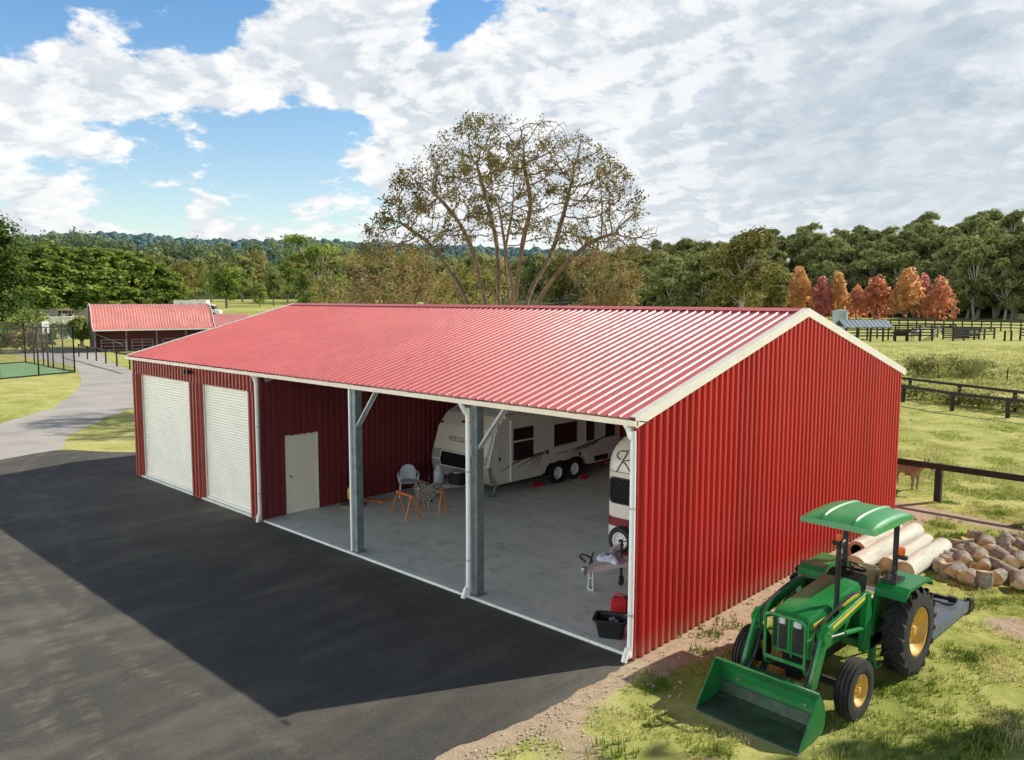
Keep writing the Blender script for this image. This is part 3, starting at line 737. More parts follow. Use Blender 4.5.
# ------------------------------------------------------------------ tractor
def build_tractor():
    t = thing('tractor', 'green compact tractor with sun canopy and front loader bucket, parked beside the red gable wall', 'tractor', (2.47, 2.60, 0), radians(-3.2))
    RA, FA = .67, .42                     # wheel radii
    for sx in (1, -1):
        wheel(t, 'rear_wheel', (sx*.77, 0, RA), RA, .36, .37, sx, 'rubber', 'yellow', lugs=19, dish=.12)
        wheel(t, 'front_wheel', (sx*.77+.06, -1.98, FA-.005), FA, .22, .22, sx, 'rubber', 'yellow', ribs_=3, dish=.07)
    # chassis
    b = MB(); b.box(-.17, .17, -2.1, .3, .42, .80); b.box(-.22, .22, -.5, .32, .5, .95); b.lathe([(.11, -.55), (.11, .55)], (0, 0, RA), (1, 0, 0), 12, cap=True); b.lathe([(.09, -.74), (.09, .74)], (0, 0, RA), (1, 0, 0), 12, cap=True)
    b.bar((-.68, -1.98, .40), (.68, -1.98, .40), .1, .1); b.box(-.12, .12, -2.1, -1.8, .3, .46)
    for sx in (1, -1): b.box(sx*.64+.02, sx*.64+.10, -2.03, -1.93, .33, .52)
    b.build('chassis', 'black', t, bevel=.015)
    # hood: lofted
    ys = [(-2.21, .275, 1.265, .70), (-2.17, .288, 1.295, .70), (-1.85, .295, 1.335, .70), (-1.3, .30, 1.385, .72), (-.72, .305, 1.43, .74), (-.64, .30, 1.425, .74)]
    sec = lambda w, zt, zb: [(-w, zb), (-w, zt-.15), (-w*.985, zt-.085), (-w*.86, zt-.012), (-w*.45, zt+.006), (0, zt+.010), (w*.45, zt+.006), (w*.86, zt-.012), (w*.985, zt-.085), (w, zt-.15), (w, zb)]
    b = MB(); vs = []
    for y, w, zt, zb in ys: vs += [(x, y, z) for x, z in sec(w, zt, zb)]
    n = 11
    b._add(vs, [(i*n+j, i*n+j+1, (i+1)*n+j+1, (i+1)*n+j) for i in range(len(ys)-1) for j in range(n-1)], 0, True)
    b._add(vs[:n], [tuple(range(n))]); b._add(vs[-n:], [tuple(range(n))[::-1]])
    hood = b.build('hood', 'green', t)
    md = hood.modifiers.new('edge', 'EDGE_SPLIT'); md.split_angle = radians(38)
    # yellow stripe along each side of the hood
    for sx in (1, -1):
        b = MB(); x = sx*.290
        b._add([(sx*.292, -2.10, 1.14), (sx*.308, -.70, 1.255), (sx*.308, -.70, 1.305), (sx*.292, -2.10, 1.165)], [(0, 1, 2, 3)]); b._add([(sx*.293, -2.12, 1.12), (sx*.2995, -1.78, 1.14), (sx*.2995, -1.78, 1.205), (sx*.293, -2.12, 1.185)], [(0, 1, 2, 3)])
        o = b.build('stripe', 'stripe', hood, fix=False); sm = o.modifiers.new('t', 'SOLIDIFY'); sm.thickness = .012; sm.offset = 0
        v = MB()
        for i in range(5): v.box(sx*.27 if sx > 0 else sx*.302, sx*.302 if sx > 0 else sx*.27, -2.05+i*.055, -2.015+i*.055, .82, 1.07)
        v.build('side_vent', 'black', hood)
    g = MB().box(-.245, .245, -2.235, -2.20, .74, 1.225); grille = g.build('grille', 'black', t, bevel=.01)
    g = MB(); g.box(-.02, .02, -2.252, -2.23, .74, 1.22)
    for i in range(0): g.box(-.2, -.03, -2.242, -2.234, .77+i*.035, .778+i*.035); g.box(.03, .2, -2.242, -2.234, .77+i*.035, .778+i*.035)
    g.build('grille_bar', 'green', grille)
    for sx in (1, -1): MB().box(sx*.12-.06, sx*.12+.06, -2.25, -2.225, 1.11, 1.20).build('headlight', 'lens', t, bevel=.012)
    # brush guard
    b = MB(); y = -2.36
    b.tube(smooth_path([(-.30, y, .62), (-.30, y, .9), (-.30, y, 1.15), (-.285, y, 1.235), (-.22, y, 1.27), (0, y, 1.275), (.22, y, 1.27), (.285, y, 1.235), (.30, y, 1.15), (.30, y, .9), (.30, y, .62)], 4), .023, 8)
    for x in (-.1, .1): b.tube([(x, y, .72), (x, y, 1.27)], .010, 6)
    for z in (.64,): b.bar((-.30, y, z), (.30, y, z), .03, .05)
    for x in (-.30, .30): b.tube(smooth_path([(x, y, .63), (x*.98, -2.3, .52), (x*.8, -2.05, .48)], 4), .022, 8); b.tube([(x, y, 1.0), (x*.95, -2.15, .98)], .016, 6)
    b.build('brush_guard', 'green', t)
    # exhaust
    P = smooth_path([(.345, -1.55, 1.0), (.345, -1.55, 1.3), (.345, -1.55, 2.05), (.345, -1.53, 2.16), (.345, -1.47, 2.22), (.345, -1.40, 2.23)], 5)
    b = MB().tube(P, .036, 12).tube([(.20, -1.55, 1.02), (.345, -1.55, 1.02)], .035, 10); b.build('exhaust_pipe', 'black', t)
    # dash, steering wheel, platform
    b = MB(); b.prism([(-.63, .95), (-.63, 1.42), (-.45, 1.50), (-.36, 1.46), (-.42, .95)], -.27, .27, 'x'); b.build('dashboard', 'black', t, bevel=.02)
    b = MB(); ctr = Vector((0, -.27, 1.52)); ax = Vector((0, .55, .83)).normalized(); q = ax.cross(Vector((1, 0, 0)))
    b.tube([ctr+(Vector((1, 0, 0))*cos(a)+q*sin(a))*.19 for a in [2*pi*i/24 for i in range(25)]], .016, 6, False)
    for a in (.5, 2.6, 4.7): b.tube([ctr-ax*.03, ctr+(Vector((1, 0, 0))*cos(a)+q*sin(a))*.19], .012, 5)
    b.tube([ctr-ax*.25, ctr], .025, 8); b.build('steering_wheel', 'black', t)
    b = MB(); b.box(-.56, .56, -.78, -.12, .52, .55); b.box(-.40, .40, -.2, .3, .55, .92); b.build('platform', 'black', t, bevel=.01)
    for sx in (1, -1):
        b = MB(); b.box(sx*.55-.02, sx*.55+.02, -.86, -.66, .3, .53); b.box(min(sx*.45, sx*.68), max(sx*.45, sx*.68), -.86, -.66, .28, .305); b.bar((sx*.66, -.85, .29), (sx*.60, -.85, .52), .03, .012); b.build('step', 'green', t)
    # fenders
    for sx in (1, -1):
        xi, xo = (.43, .885) if sx > 0 else (-.80, -.43)
        path = [(-.50, 1.24), (-.44, 1.35), (-.34, 1.405), (.40, 1.405), (.52, 1.36), (.60, 1.25)]
        b = MB().strip(path, xi, xo, -.02, 'x')
        b.prism([(-.56, .62), (-.52, .95), (-.50, 1.24), (-.44, 1.35), (-.34, 1.404), (.40, 1.404), (.52, 1.36), (.60, 1.25), (.40, .7)], sx*.45-.02, sx*.45+.02, 'x')
        xo2 = .885 if sx > 0 else -.80
        b.prism([(-.50, 1.24), (-.44, 1.35), (-.34, 1.404), (.40, 1.404), (.52, 1.36), (.58, 1.27), (.50, 1.31), (.38, 1.345), (-.32, 1.345), (-.40, 1.30)], xo2-.012, xo2+.012, 'x')
        b.build('fender', 'green', t, bevel=.006)
    b = MB()
    for (x, y, h) in ((.5, -.22, .16), (.56, -.12, .2), (.62, -.2, .13)): b.tube([(x, y, 1.4), (x+.01, y-.03, 1.4+h)], .012, 6); b.obox((x+.012, y-.035, 1.4+h), (.045, .045, .06))
    b.box(.44, .68, -.34, .02, 1.412, 1.455); b.build('control_levers', 'black', t, bevel=.008)
    # seat
    b = MB().obox((0, .02, .98), (.44, .44, .11)).build('seat_cushion', 'tan', t, bevel=.045, seg=3)
    b = MB().obox((0, .25, 1.27), (.42, .10, .34), Matrix.Rotation(radians(-12), 3, 'X')).build('seat_backrest', 'tan', t, bevel=.045, seg=3)
    # roll bar
    b = MB(); yr = .34
    for sx in (1, -1): b.bar((sx*.40, yr, .75), (sx*.40, yr, 2.20), .075, .055, (0, 1, 0))
    b.bar((-.4, yr, 2.18), (.4, yr, 2.18), .055, .075); b.bar((-.36, yr-.02, 2.21), (-.36, -.45, 2.21), .04, .04); b.bar((.36, yr-.02, 2.21), (.36, -.45, 2.21), .04, .04)
    rops = b.build('roll_bar', 'black', t, bevel=.008)
    for sx in (1, -1):
        b = MB().box(sx*.40-.1 if sx < 0 else sx*.40+.038, sx*.40-.038 if sx < 0 else sx*.4+.1, yr-.06, yr+.03, 1.62, 1.70); b.build('lamp_bracket', 'black', rops, bevel=.006)
        b = MB().lathe([(0, -.06), (.05, -.06), (.055, -.03), (.055, .03), (.048, .055), (0, .065)], (sx*.50, yr-.03, 1.755), (0, 0, 1), 12); b.build('warning_lamp', 'lamp_o', t)
        b = MB().obox((sx*.53, yr-.05, 1.66), (.14, .08, .07)); b.build('tail_lamp', 'black', t, bevel=.015)
    # canopy
    b = MB(); nx, ny = 60, 26; hw, y0, y1 = .585, -.62, .80; vs = []
    for j in range(ny+1):
        for i in range(nx+1):
            u = -1+2*i/nx; v = -1+2*j/ny; x = u*hw-.13; y = (y0+y1)/2+v*(y1-y0)/2
            e = max(abs(u), abs(v)); z = 2.24+.075*(1-abs(u)**4)*(1-.8*abs(v)**6)+.05*(1-v*v)
            for c in (-.42, .42):
                z += .026*max(0, 1-((u-c)/.055)**2)*(1 if abs(v) < .93 else 0)
            if abs(u) > .93: z -= .01
            vs.append((x, y, z))
    m = nx+1; top = [(j*m+i, j*m+i+1, (j+1)*m+i+1, (j+1)*m+i) for j in range(ny) for i in range(nx)]
    b._add(vs, top, 0, True)
    ring = [(i, 0) for i in range(nx+1)]+[(nx, j) for j in range(1, ny+1)]+[(i, ny) for i in range(nx-1, -1, -1)]+[(0, j) for j in range(ny-1, 0, -1)]
    rv = [vs[j*m+i] for i, j in ring]; k = len(rv)
    low = [((x+.13)*1.015-.13, (y-.09)*1.015+.09, 2.165) for x, y, z in rv]
    b._add(rv+low, [(q, (q+1) % k, k+(q+1) % k, k+q) for q in range(k)])
    o = b.build('canopy', 'green_l', t); sm = o.modifiers.new('t', 'SOLIDIFY'); sm.thickness = .012; sm.offset = -1
    md = o.modifiers.new('edge', 'EDGE_SPLIT'); md.split_angle = radians(40)
    # loader
    ld_x = .50
    for sx in (1, -1):
        x = sx*ld_x
        b = MB(); b.prism([(-1.02, .52), (-1.05, .62), (-1.02, 1.1), (-.98, 1.40), (-.86, 1.40), (-.80, 1.0), (-.82, .52)], x-.045, x+.045, 'x'); b.bar((min(x, .15*sx)+.0, -.9, .60), (max(x, .15*sx), -.9, .60), .12, .12)
        b.build('loader_mast', 'green', t, bevel=.008)
        b = MB()
        th = .062
        b.prism([(-.88, 1.30), (-.88, 1.41), (-1.0, 1.42), (-2.16, 1.23), (-2.30, 1.14), (-2.72, .30), (-2.66, .20), (-2.55, .22), (-2.2, .95), (-2.08, 1.07)], x-th/2, x+th/2, 'x')
        arm = b.build('loader_arm', 'green', t, bevel=.01)
        b = MB(); xo = x+sx*(th/2+.003)
        b._add([(xo, -1.05, 1.335), (xo, -1.05, 1.385), (xo, -2.05, 1.215), (xo, -2.05, 1.165)], [(0, 1, 2, 3)]); o = b.build('stripe', 'stripe', arm, fix=False)
        sm = o.modifiers.new('t', 'SOLIDIFY'); sm.thickness = .004; sm.offset = 0
        b = MB(); b.prism([(-2.08, 1.20), (-2.2, 1.235), (-2.34, 1.14), (-2.3, 1.02), (-2.12, 1.02)], x-.05, x+.05, 'x'); b.lathe([(0, -.06), (.025, -.06), (.025, .06), (0, .06)], (x, -2.2, 1.14), (1, 0, 0), 10); b.build('elbow_plate', 'green', arm, bevel=.006)
        b = MB().tube([(x, -.92, .86), (x, -1.62, .98)], .038, 12); cy = b.build('lift_cylinder', 'green', t)
        MB().tube([(x, -1.62, .98), (x, -2.12, 1.06)], .018, 10).build('cylinder_rod', 'steel', cy)
        xi = x-sx*.085
        cy = MB().tube([(xi, -2.22, 1.0), (xi, -2.46, .58)], .030, 10).build('tilt_cylinder', 'black', t)
        MB().tube([(xi, -2.46, .58), (xi, -2.70, .42)], .015, 8).build('cylinder_rod', 'steel', cy)
    for sx in (1, -1):
        for k in (0, 1):
            x = sx*(.455-.03*k); MB().tube(smooth_path([(x, -.95, 1.0), (x, -.85, 1.28), (x, -1.2, 1.44), (x, -2.0, 1.315), (x-sx*.02, -2.26, 1.2), (x-sx*.03, -2.28, 1.0), (x-sx*.03, -2.36, .84)], 5), .011, 6).build('hydraulic_hose', 'black', t)
    b = MB().bar((-.5, -2.50, .42), (.5, -2.50, .42), .09, .09, (0, -.5, 1)); b.build('cross_beam', 'green', t, bevel=.01)
    # bucket
    hw = .765; path = [(-3.36, .015), (-2.90, .03), (-2.76, .06), (-2.70, .14), (-2.70, .30), (-2.74, .44), (-2.86, .585)]
    b = MB().strip(path, -hw, hw, -.014, 'x', 0)
    bucket = b.build('bucket', ['bucket', 'worn'], t)
    side = [(-3.36, .012), (-2.90, .026), (-2.76, .056), (-2.69, .14), (-2.69, .30), (-2.73, .44), (-2.865, .60), (-2.92, .56), (-3.30, .10)]
    for sx in (1, -1): MB().prism(side, sx*hw-.010, sx*hw+.010, 'x').build('side_plate', 'bucket', bucket)
    # inside liner, worn to steel
    inn = [(a+.0, c+.016+.002) for a, c in path[:3]]+[(-2.715, .155), (-2.716, .30)]
    b = MB().strip([(-3.36, .031), (-2.90, .046), (-2.77, .075), (-2.718, .15), (-2.717, .22)], -hw+.012, hw-.012, .003, 'x'); b.build('worn_lining', 'worn', bucket)
    b = MB().box(-hw-.012, hw+.012, -3.40, -3.28, .004, .0125); b.build('cutting_edge', 'steel', bucket)
    b = MB().tube([(-hw, -2.865, .60), (hw, -2.865, .60)], .02, 8); b.build('top_rail', 'green', bucket)
    # hitch
    b = MB()
    for sx in (1, -1): b.bar((sx*.2, .25, .55), (sx*.38, 1.0, .35), .04, .05)
    b.bar((0, .3, .9), (0, .95, .65), .04, .04); b.build('hitch', 'black', t)
    return t
tractor = build_tractor()
def build_slasher():
    t = thing('slasher', 'blue grey mower deck hitched behind the tractor, dusted with soil', 'mower deck', (2.40, 4.72, 0), radians(-2))
    b = MB(); b.box(-.85, .85, -1.0, 1.0, .20, .235); b.build('deck', 'deck', t, bevel=.012)
    b = MB(); b.box(-.87, -.83, -1.02, 1.0, .07, .255); b.box(.83, .87, -1.02, 1.0, .07, .255); b.box(-.829, .829, -1.02, -.98, .08, .25); b.box(-.829, .829, .98, 1.02, .09, .24); b.build('side_skirt', 'deck', t, bevel=.008)
    for x in (-.35, .35): MB().bar((x, -.95, .26), (x, .95, .26), .05, .05).build('rail', 'deck', t, bevel=.006)
    b = MB(); b.box(-.17, .17, -.25, .1, .31, .52); b.lathe([(.12, .3), (.12, .56), (.06, .6), (0, .6)], (0, -.1, 0), (0, 0, 1), 14); b.tube([(0, -.2, .46), (0, -1.3, .6)], .045, 10); b.build('gearbox', 'black', t, bevel=.02)
    b = MB(); b.bar((-.3, -1.0, .3), (0, -1.15, .75), .05, .02); b.bar((.3, -1.0, .3), (0, -1.15, .75), .05, .02); b.bar((0, -1.15, .75), (0, .5, .33), .04, .02); b.build('headstock', 'black', t)
    b = MB(); b.tube([(.25, .70, .29), (.62, .70, .31)], .04, 8); b.obox((.68, .70, .31), (.14, .1, .1)); b.build('height_bar', 'black', t, bevel=.01)
    b = MB().lathe([(0, -.05), (.12, -.05), (.135, 0), (.12, .05), (0, .05)], (.84, 1.12, .14), (1, 0, 0), 16); b.bar((.84, 1.0, .28), (.84, 1.12, .14), .05, .04); b.build('tail_wheel', 'black', t)
    return t
build_slasher()

# ------------------------------------------------------------------ caravan
def build_caravan():
    x0, x1 = -10.98, -8.62
    t = thing('caravan', 'white caravan with dark swoosh graphics, parked nose out beside the partition wall', 'caravan', ((x0+x1)/2, 8.3, FZ))
    Q = dict(parent=t, world=True)
    prof = [(5.52, .42), (5.30, .58), (5.22, 1.0), (5.30, 1.30), (5.52, 1.95), (5.80, 2.30), (6.35, 2.52), (11.2, 2.56), (11.45, 2.40), (11.5, .62), (11.0, .42), (9.75, .42), (9.6, .72), (7.85, .72), (7.7, .42)]
    b = MB().prism(prof, x0, x1, 'x'); b.build('body', 'van', bevel=.07, seg=3, **Q)
    # front panels
    def nose(y0, z0, y1, z1, a, c, mat, name, k=.012):
        d = Vector((y1-y0, z1-z0)).normalized(); o = Vector((-d.y, d.x))
        if o.x > 0: o = -o
        q = [(y0, z0), (y1, z1), (y1+o.x*k, z1+o.y*k), (y0+o.x*k, z0+o.y*k)]
        return MB().prism(q, a, c, 'x').build(name, mat, **Q)
    nose(5.44, .47, 5.312, .57, x0+.08, x1-.08, 'van_grey', 'front_panel')
    nose(5.295, .60, 5.222, .98, x0+.05, x1-.05, 'van_grey', 'front_panel'); nose(5.222, 1.02, 5.297, 1.29, x0+.05, x1-.05, 'van_grey', 'front_panel')
    nose(5.303, 1.32, 5.515, 1.94, x0+.05, x1-.05, 'van_cream', 'front_panel'); nose(5.53, 1.97, 5.79, 2.28, x0+.08, x1-.08, 'van_cream', 'front_panel')
    # front window
    xa, xb = x0+.45, x1-.45
    wn = nose(5.250, .82, 5.222, .985, xa-.05, xb+.05, 'van', 'front_window', .02); w2 = nose(5.222, 1.015, 5.29, 1.26, xa-.05, xb+.05, 'van', 'front_window', .02)
    MB().box(xa-.05, xb+.05, 5.198, 5.226, .975, 1.025).build('window_frame', 'van', **Q)
    b = MB(); b._add([(xa, 5.226, .85), (xb, 5.226, .85), (xb, 5.192, 1.0), (xa, 5.192, 1.0), (xb, 5.26, 1.235), (xa, 5.26, 1.235)], [(0, 1, 2, 3), (3, 2, 4, 5)])
    o = b.build('window_pane', 'glass', fix=False, **Q); sm = o.modifiers.new('t', 'SOLIDIFY'); sm.thickness = .012; sm.offset = 0
    # letters on the nose
    cu = bpy.data.curves.new('lettering', 'FONT'); cu.body = 'VISCOUNT'; cu.size = .2; cu.extrude = .003; cu.space_character = 1.25
    to = bpy.data.objects.new('tmp', cu); COL.objects.link(to); dg = bpy.context.evaluated_depsgraph_get(); dg.update()
    me = bpy.data.meshes.new_from_object(to.evaluated_get(dg)); bpy.data.objects.remove(to)
    me.materials.clear(); me.materials.append(MAT['van_dark'])
    lt = mobj('lettering', me, t); ang = math.atan2(.62, .212)
    lt.matrix_local = Matrix.Translation(Vector((x0+.62, 5.3595, 1.56))-t.location) @ Matrix.Rotation(ang, 4, 'X')
    MB().box(x0+.95, x0+1.3, 5.60, 5.63, 2.05, 2.16).build('badge', 'maroon', **Q)
    for x in (x0+.14, x1-.14): MB().obox((x, 5.55, 2.03), (.12, .05, .06)).build('marker_lamp', 'maroon', bevel=.01, **Q)
    # side: +x face
    e = x1
    def rect(y0, y1, z0, z1, mat, name, k=.012, bev=0): return MB().box(e-.004, e+k, y0, y1, z0, z1).build(name, mat, bevel=bev, **Q)
    def window(y0, y1, z0, z1, mid=None):
        f = rect(y0-.05, y1+.05, z0-.05, z1+.05, 'van', 'window', .014, .006)
        if mid:
            MB().box(e, e+.02, y0, y1, z0, mid-.025).build('pane', 'glass', f); MB().box(e, e+.02, y0, y1, mid+.025, z1).build('pane', 'glass', f)
        else: MB().box(e, e+.02, y0, y1, z0, z1).build('pane', 'glass', f)
    window(6.28, 7.12, 1.05, 1.98, 1.60); window(8.05, 9.13, 1.25, 1.90); window(9.6, 10.02, 1.2, 1.88)
    window(10.6, 11.1, 1.2, 1.88)
    rect(5.62, 6.08, .47, 2.16, 'van', 'door', .01, .008); MB().box(e+.01, e+.03, 5.68, 5.74, 1.12, 1.24).build('door_handle', 'black', **Q)
    MB().box(e, e+.05, 6.13, 6.19, .46, 2.24).build('awning_arm', 'white', bevel=.012, **Q)
    MB().tube([(e+.02, 5.9, 2.36), (e+.02, 10.9, 2.40)], .055, 10).build('awning_roll', 'van_cream', **Q)
    h = rect(7.95, 8.82, .74, 1.24, 'van', 'hatch', .014, .01)
    b = MB()
    for i in range(9): b.bar((e+.016, 8.08+i*.07, .98+.02*sin(i*2)), (e+.016, 8.13+i*.07, 1.03+.02*sin(i*3+1)), .004, .018, (1, 0, 0))
    b.build('hatch_lettering', 'van_dark', h)
    rect(10.05, 10.75, .5, .66, 'glass', 'vent', .012)
    for y in (7.75, 9.3): MB().box(e, e+.025, y-.04, y+.04, 1.05 if y < 9 else .8, 1.17 if y < 9 else .9).build('socket', 'black', **Q)
    # swooshes
    def swoosh(pts, w):
        b = MB(); pts = smooth_path([(y, z, 0) for y, z in pts], 6); k = len(pts); vs = []
        for i, p in enumerate(pts):
            d = (pts[min(i+1, k-1)]-pts[max(i-1, 0)]).normalized(); n = Vector((-d.y, d.x)); ww = w*sin(pi*(.03+.94*i/(k-1)))
            for s in (-1, 1): vs.append((e+.0165, p.x+n.x*ww*s, p.y+n.y*ww*s))
        b._add(vs, [(2*i, 2*i+1, 2*i+3, 2*i+2) for i in range(k-1)]); o = b.build('graphic', 'van_dark', fix=False, **Q)
        sm = o.modifiers.new('t', 'SOLIDIFY'); sm.thickness = .004; sm.offset = 0
    swoosh([(5.75, .82), (6.3, .98), (6.9, 1.08), (7.5, 1.12), (7.85, 1.16)], .028)
    swoosh([(6.35, .78), (6.8, .95), (7.3, 1.05), (7.7, 1.08)], .018)
    for i in range(3): swoosh([(6.95+i*.16, .72), (7.1+i*.16, .95), (7.3+i*.16, 1.16)], .014)
    swoosh([(8.85, 1.0), (9.3, 1.06), (9.9, 1.12), (10.5, 1.22), (11.2, 1.34)], .03)
    swoosh([(8.9, .9), (9.3, 1.0), (9.7, 1.02), (10.2, 1.1)], .02)
    swoosh([(9.6, 1.2), (10.0, 1.08), (10.4, 1.2), (10.9, 1.2)], .012)
    # corner moulding
    MB().prism([(5.53, .42), (5.32, .58), (5.24, 1.0), (5.40, 1.0), (5.44, .75), (5.7, .42)], e-.005, e+.012, 'x').build('corner_moulding', 'van_grey', **Q)
    MB().box(x0+.1, x1-.1, 5.8, 11.2, .36, .43).build('chassis', 'black', **Q)
    for y in (8.30, 9.10):
        for sx, x in ((1, x1-.12), (-1, x0+.12)):
            w = wheel(t, 'wheel', (x-t.location.x, y-t.location.y, .33), .33, .2, .19, sx, 'tyre', 'white', dish=.05)
    b = MB()
    for y in (8.30, 9.10): b.strip(arc(y, .385, .40, .0, pi, 10), e-.26, e+.03, .03, 'x')
    b.build('wheel_arch', 'black', **Q)
    # drawbar
    xm = (x0+x1)/2; b = MB(); b.bar((x0+.5, 5.9, .42), (xm, 3.95, .45), .06, .10); b.bar((x1-.5, 5.9, .42), (xm, 3.95, .45), .06, .10); b.bar((xm, 4.1, .46), (xm, 3.72, .47), .08, .09); b.bar((xm-.35, 4.75, .47), (xm+.35, 4.75, .47), .3, .02)
    db = b.build('drawbar', 'galv_l', **Q)
    b = MB().tube([(xm+.12, 4.05, .12), (xm+.12, 4.05, .85)], .025, 8); b.lathe([(0, -.03), (.09, -.03), (.1, 0), (.09, .03), (0, .03)], (xm+.12, 4.05, .155), (1, 0, 0), 14); b.build('jockey_wheel', 'black', db)
    b = MB(); b.box(xm+.12, xm+.62, 4.72, 5.0, .48, .78); b.build('battery_box', 'black', bevel=.03, **Q)
    b = MB().lathe([(.12, -.02), (.15, 0), (.15, .03), (.12, .05), (.1, .03), (.1, 0), (.12, -.02)], (xm+.38, 4.86, .82), (0, 0, 1), 18); b.build('hose_ring', 'steel', **Q)
    # gas bottle stands on the drawbar
    gx, gy = xm-.05, 4.55
    b = MB().lathe([(0, .0), (.13, .0), (.145, .03), (.15, .1), (.15, .30), (.135, .38), (.09, .43), (.05, .45), (0, .45)], (gx, gy, .49), (0, 0, 1), 24); gb = b.build('gas_bottle', 'gas', **Q)
    b = MB().lathe([(.085, .42), (.09, .42), (.09, .52), (.085, .52)], (gx, gy, .49), (0, 0, 1), 18); b.tube([(gx, gy, .9), (gx, gy, 1.0)], .025, 8); b.build('collar', 'gas', gb)
    b = MB(); b.box(gx-.16, gx-.12, gy-.05, gy+.05, .3, .8); b.build('bracket', 'black', gb)
    for x in (x0+.3, x1-.3):
        b = MB().bar((x, 5.9, .4), (x, 5.75, .05), .05, .05); b.box(x-.1, x+.1, 5.65, 5.85, .052, .07); b.build('corner_stay', 'galv', **Q)
build_caravan()

# ------------------------------------------------------------------ horse float
def build_float():
    xc, hw, yb = -2.24, 1.16, 3.62
    t = thing('horse_float', 'cream horse float with rounded nose, script lettering and maroon band, parked in the end bay', 'horse float', (xc, 5.4, FZ))
    Q = dict(parent=t, world=True)
    def front(z): return yb+(0 if z < 1.95 else .85*(1-sqrt(max(0, 1-((z-1.95)/.85)**2))))
    def half(z): return hw if z < 2.25 else hw-.42*(1-sqrt(max(0, 1-((z-2.25)/.56)**2)))
    levels = [.48, .80, .801, 1.02, 1.021, 1.5, 1.95, 2.1, 2.25, 2.4, 2.5, 2.6, 2.68, 2.74, 2.78, 2.795]
    def ring(z, grow=0):
        yf, w = front(z)-grow, half(z)+grow; y2 = 7.4+grow; R = .34; pts = []
        for cx, cy, a0 in ((-w+R, yf+R, pi), (w-R, yf+R, 1.5*pi)):
            for i in range(7): a = a0+i*pi/12; pts.append((xc+cx+R*cos(a), cy+R*sin(a), z))
        pts += [(xc+w, y2, z), (xc-w, y2, z)]; return pts
    def loft(zs, grow, cap=False):
        b = MB(); rs = [ring(z, grow) for z in zs]; n = len(rs[0]); vs = [v for r in rs for v in r]
        b._add(vs, [(i*n+j, i*n+(j+1) % n, (i+1)*n+(j+1) % n, (i+1)*n+j) for i in range(len(zs)-1) for j in range(n)], 0, True)
        if cap: b._add(rs[-1], [tuple(range(n))]); b._add(rs[0][::-1], [tuple(range(n))])
        return b
    o = loft([.46, .8, 1.0, 1.5, 1.95, 2.05, 2.15, 2.25, 2.35, 2.45, 2.55, 2.62, 2.68, 2.73, 2.77, 2.79], 0, True).build('body', 'float', **Q)
    md = o.modifiers.new('e', 'EDGE_SPLIT'); md.split_angle = radians(50)
    loft([.80, 1.0], .006).build('band', 'maroon', fix=False, **Q); loft([.50, .79], .004).build('lower_panel', 'van', fix=False, **Q)
    # seam strip
    loft([1.985, 2.0], .006).build('seam', 'van_dark', fix=False, **Q)
    # front window with rounded corners
    def rr(x0, x1, z0, z1, r):
        return [p for cx, cz, a in ((x1-r, z1-r, 0), (x0+r, z1-r, pi/2), (x0+r, z0+r, pi), (x1-r, z0+r, 1.5*pi)) for p in arc(cx, cz, r, a, a+pi/2, 4)]
    MB().prism(rr(xc-.98, xc+.98, 1.30, 1.88, .10), yb-.012, yb+.02, 'y').build('window_frame', 'black', **Q)
    MB().prism(rr(xc-.95, xc+.95, 1.33, 1.85, .08), yb-.018, yb+.01, 'y').build('window', 'glass', **Q)
    # script lettering on the curved nose: a looping R and a few strokes
    def on(x, z): return (x, front(z)-.008, z)
    base = xc-.80
    S = [[(0, .02), (.10, .22), (.17, .40), (.12, .44), (-.02, .42), (-.05, .33), (.05, .27)], [(.06, .43), (.25, .46), (.36, .40), (.30, .30), (.15, .26), (.12, .24), (.22, .18), (.34, .06), (.46, .0)],
         [(.5, .1), (.56, .2), (.64, .16), (.6, .06), (.52, .08), (.62, .12), (.74, .2), (.76, .08), (.86, .2), (.9, .04), (.8, -.08)], [(.95, .1), (1.02, .2), (1.08, .1), (1.0, .05), (1.12, .06), (1.2, .38), (1.2, .05), (1.3, .08)]]
    b = MB()
    for st in S: b.tube([on(base+p.x*1.05, 1.97+p.y*1.05) for p in smooth_path([(x, z, 0) for x, z in st], 5)], .012, 5)
    b.build('lettering', 'van_dark', **Q)
    # spare wheel on the nose, wheels, drawbar
    w = wheel(t, 'spare_wheel', (0, 0, 0), .30, .19, .185, 1, 'tyre', 'white', holes=8, dish=.05)
    w.location = (-.51, 3.43-5.4, .56-FZ+.03); w.rotation_euler = (0, 0, -pi/2)
    for y in (5.4, 6.15):
        for sx in (1, -1): wheel(t, 'wheel', (sx*(hw+.02), y-5.4, .31), .31, .19, .19, sx, 'tyre', 'white', dish=.05)
    b = MB()
    for sx in (1, -1): b.box(xc+sx*(hw+.06)-.14, xc+sx*(hw+.06)+.14, 5.0, 6.55, .66, .72)
    b.build('mudguard', 'float', bevel=.03, **Q)
    b = MB(); z = .50
    b.bar((xc-.75, 3.9, z-.04), (xc, 1.75, z), .07, .1); b.bar((xc+.75, 3.9, z-.04), (xc, 1.75, z), .07, .1); b.bar((xc, 2.2, z), (xc, 1.55, z+.02), .09, .09)
    b.bar((xc-.38, 2.8, z), (xc+.38, 2.8, z), .06, .06); b.box(xc-.8, xc+.8, 3.6, 7.3, .40, .46)
    db = b.build('drawbar', 'white_trim', **Q)
    MB().lathe([(0, -.09), (.05, -.08), (.06, 0), (.05, .06), (0, .07)], (xc, 1.52, z+.03), (0, 0, 1), 12).build('coupling', 'steel', db)
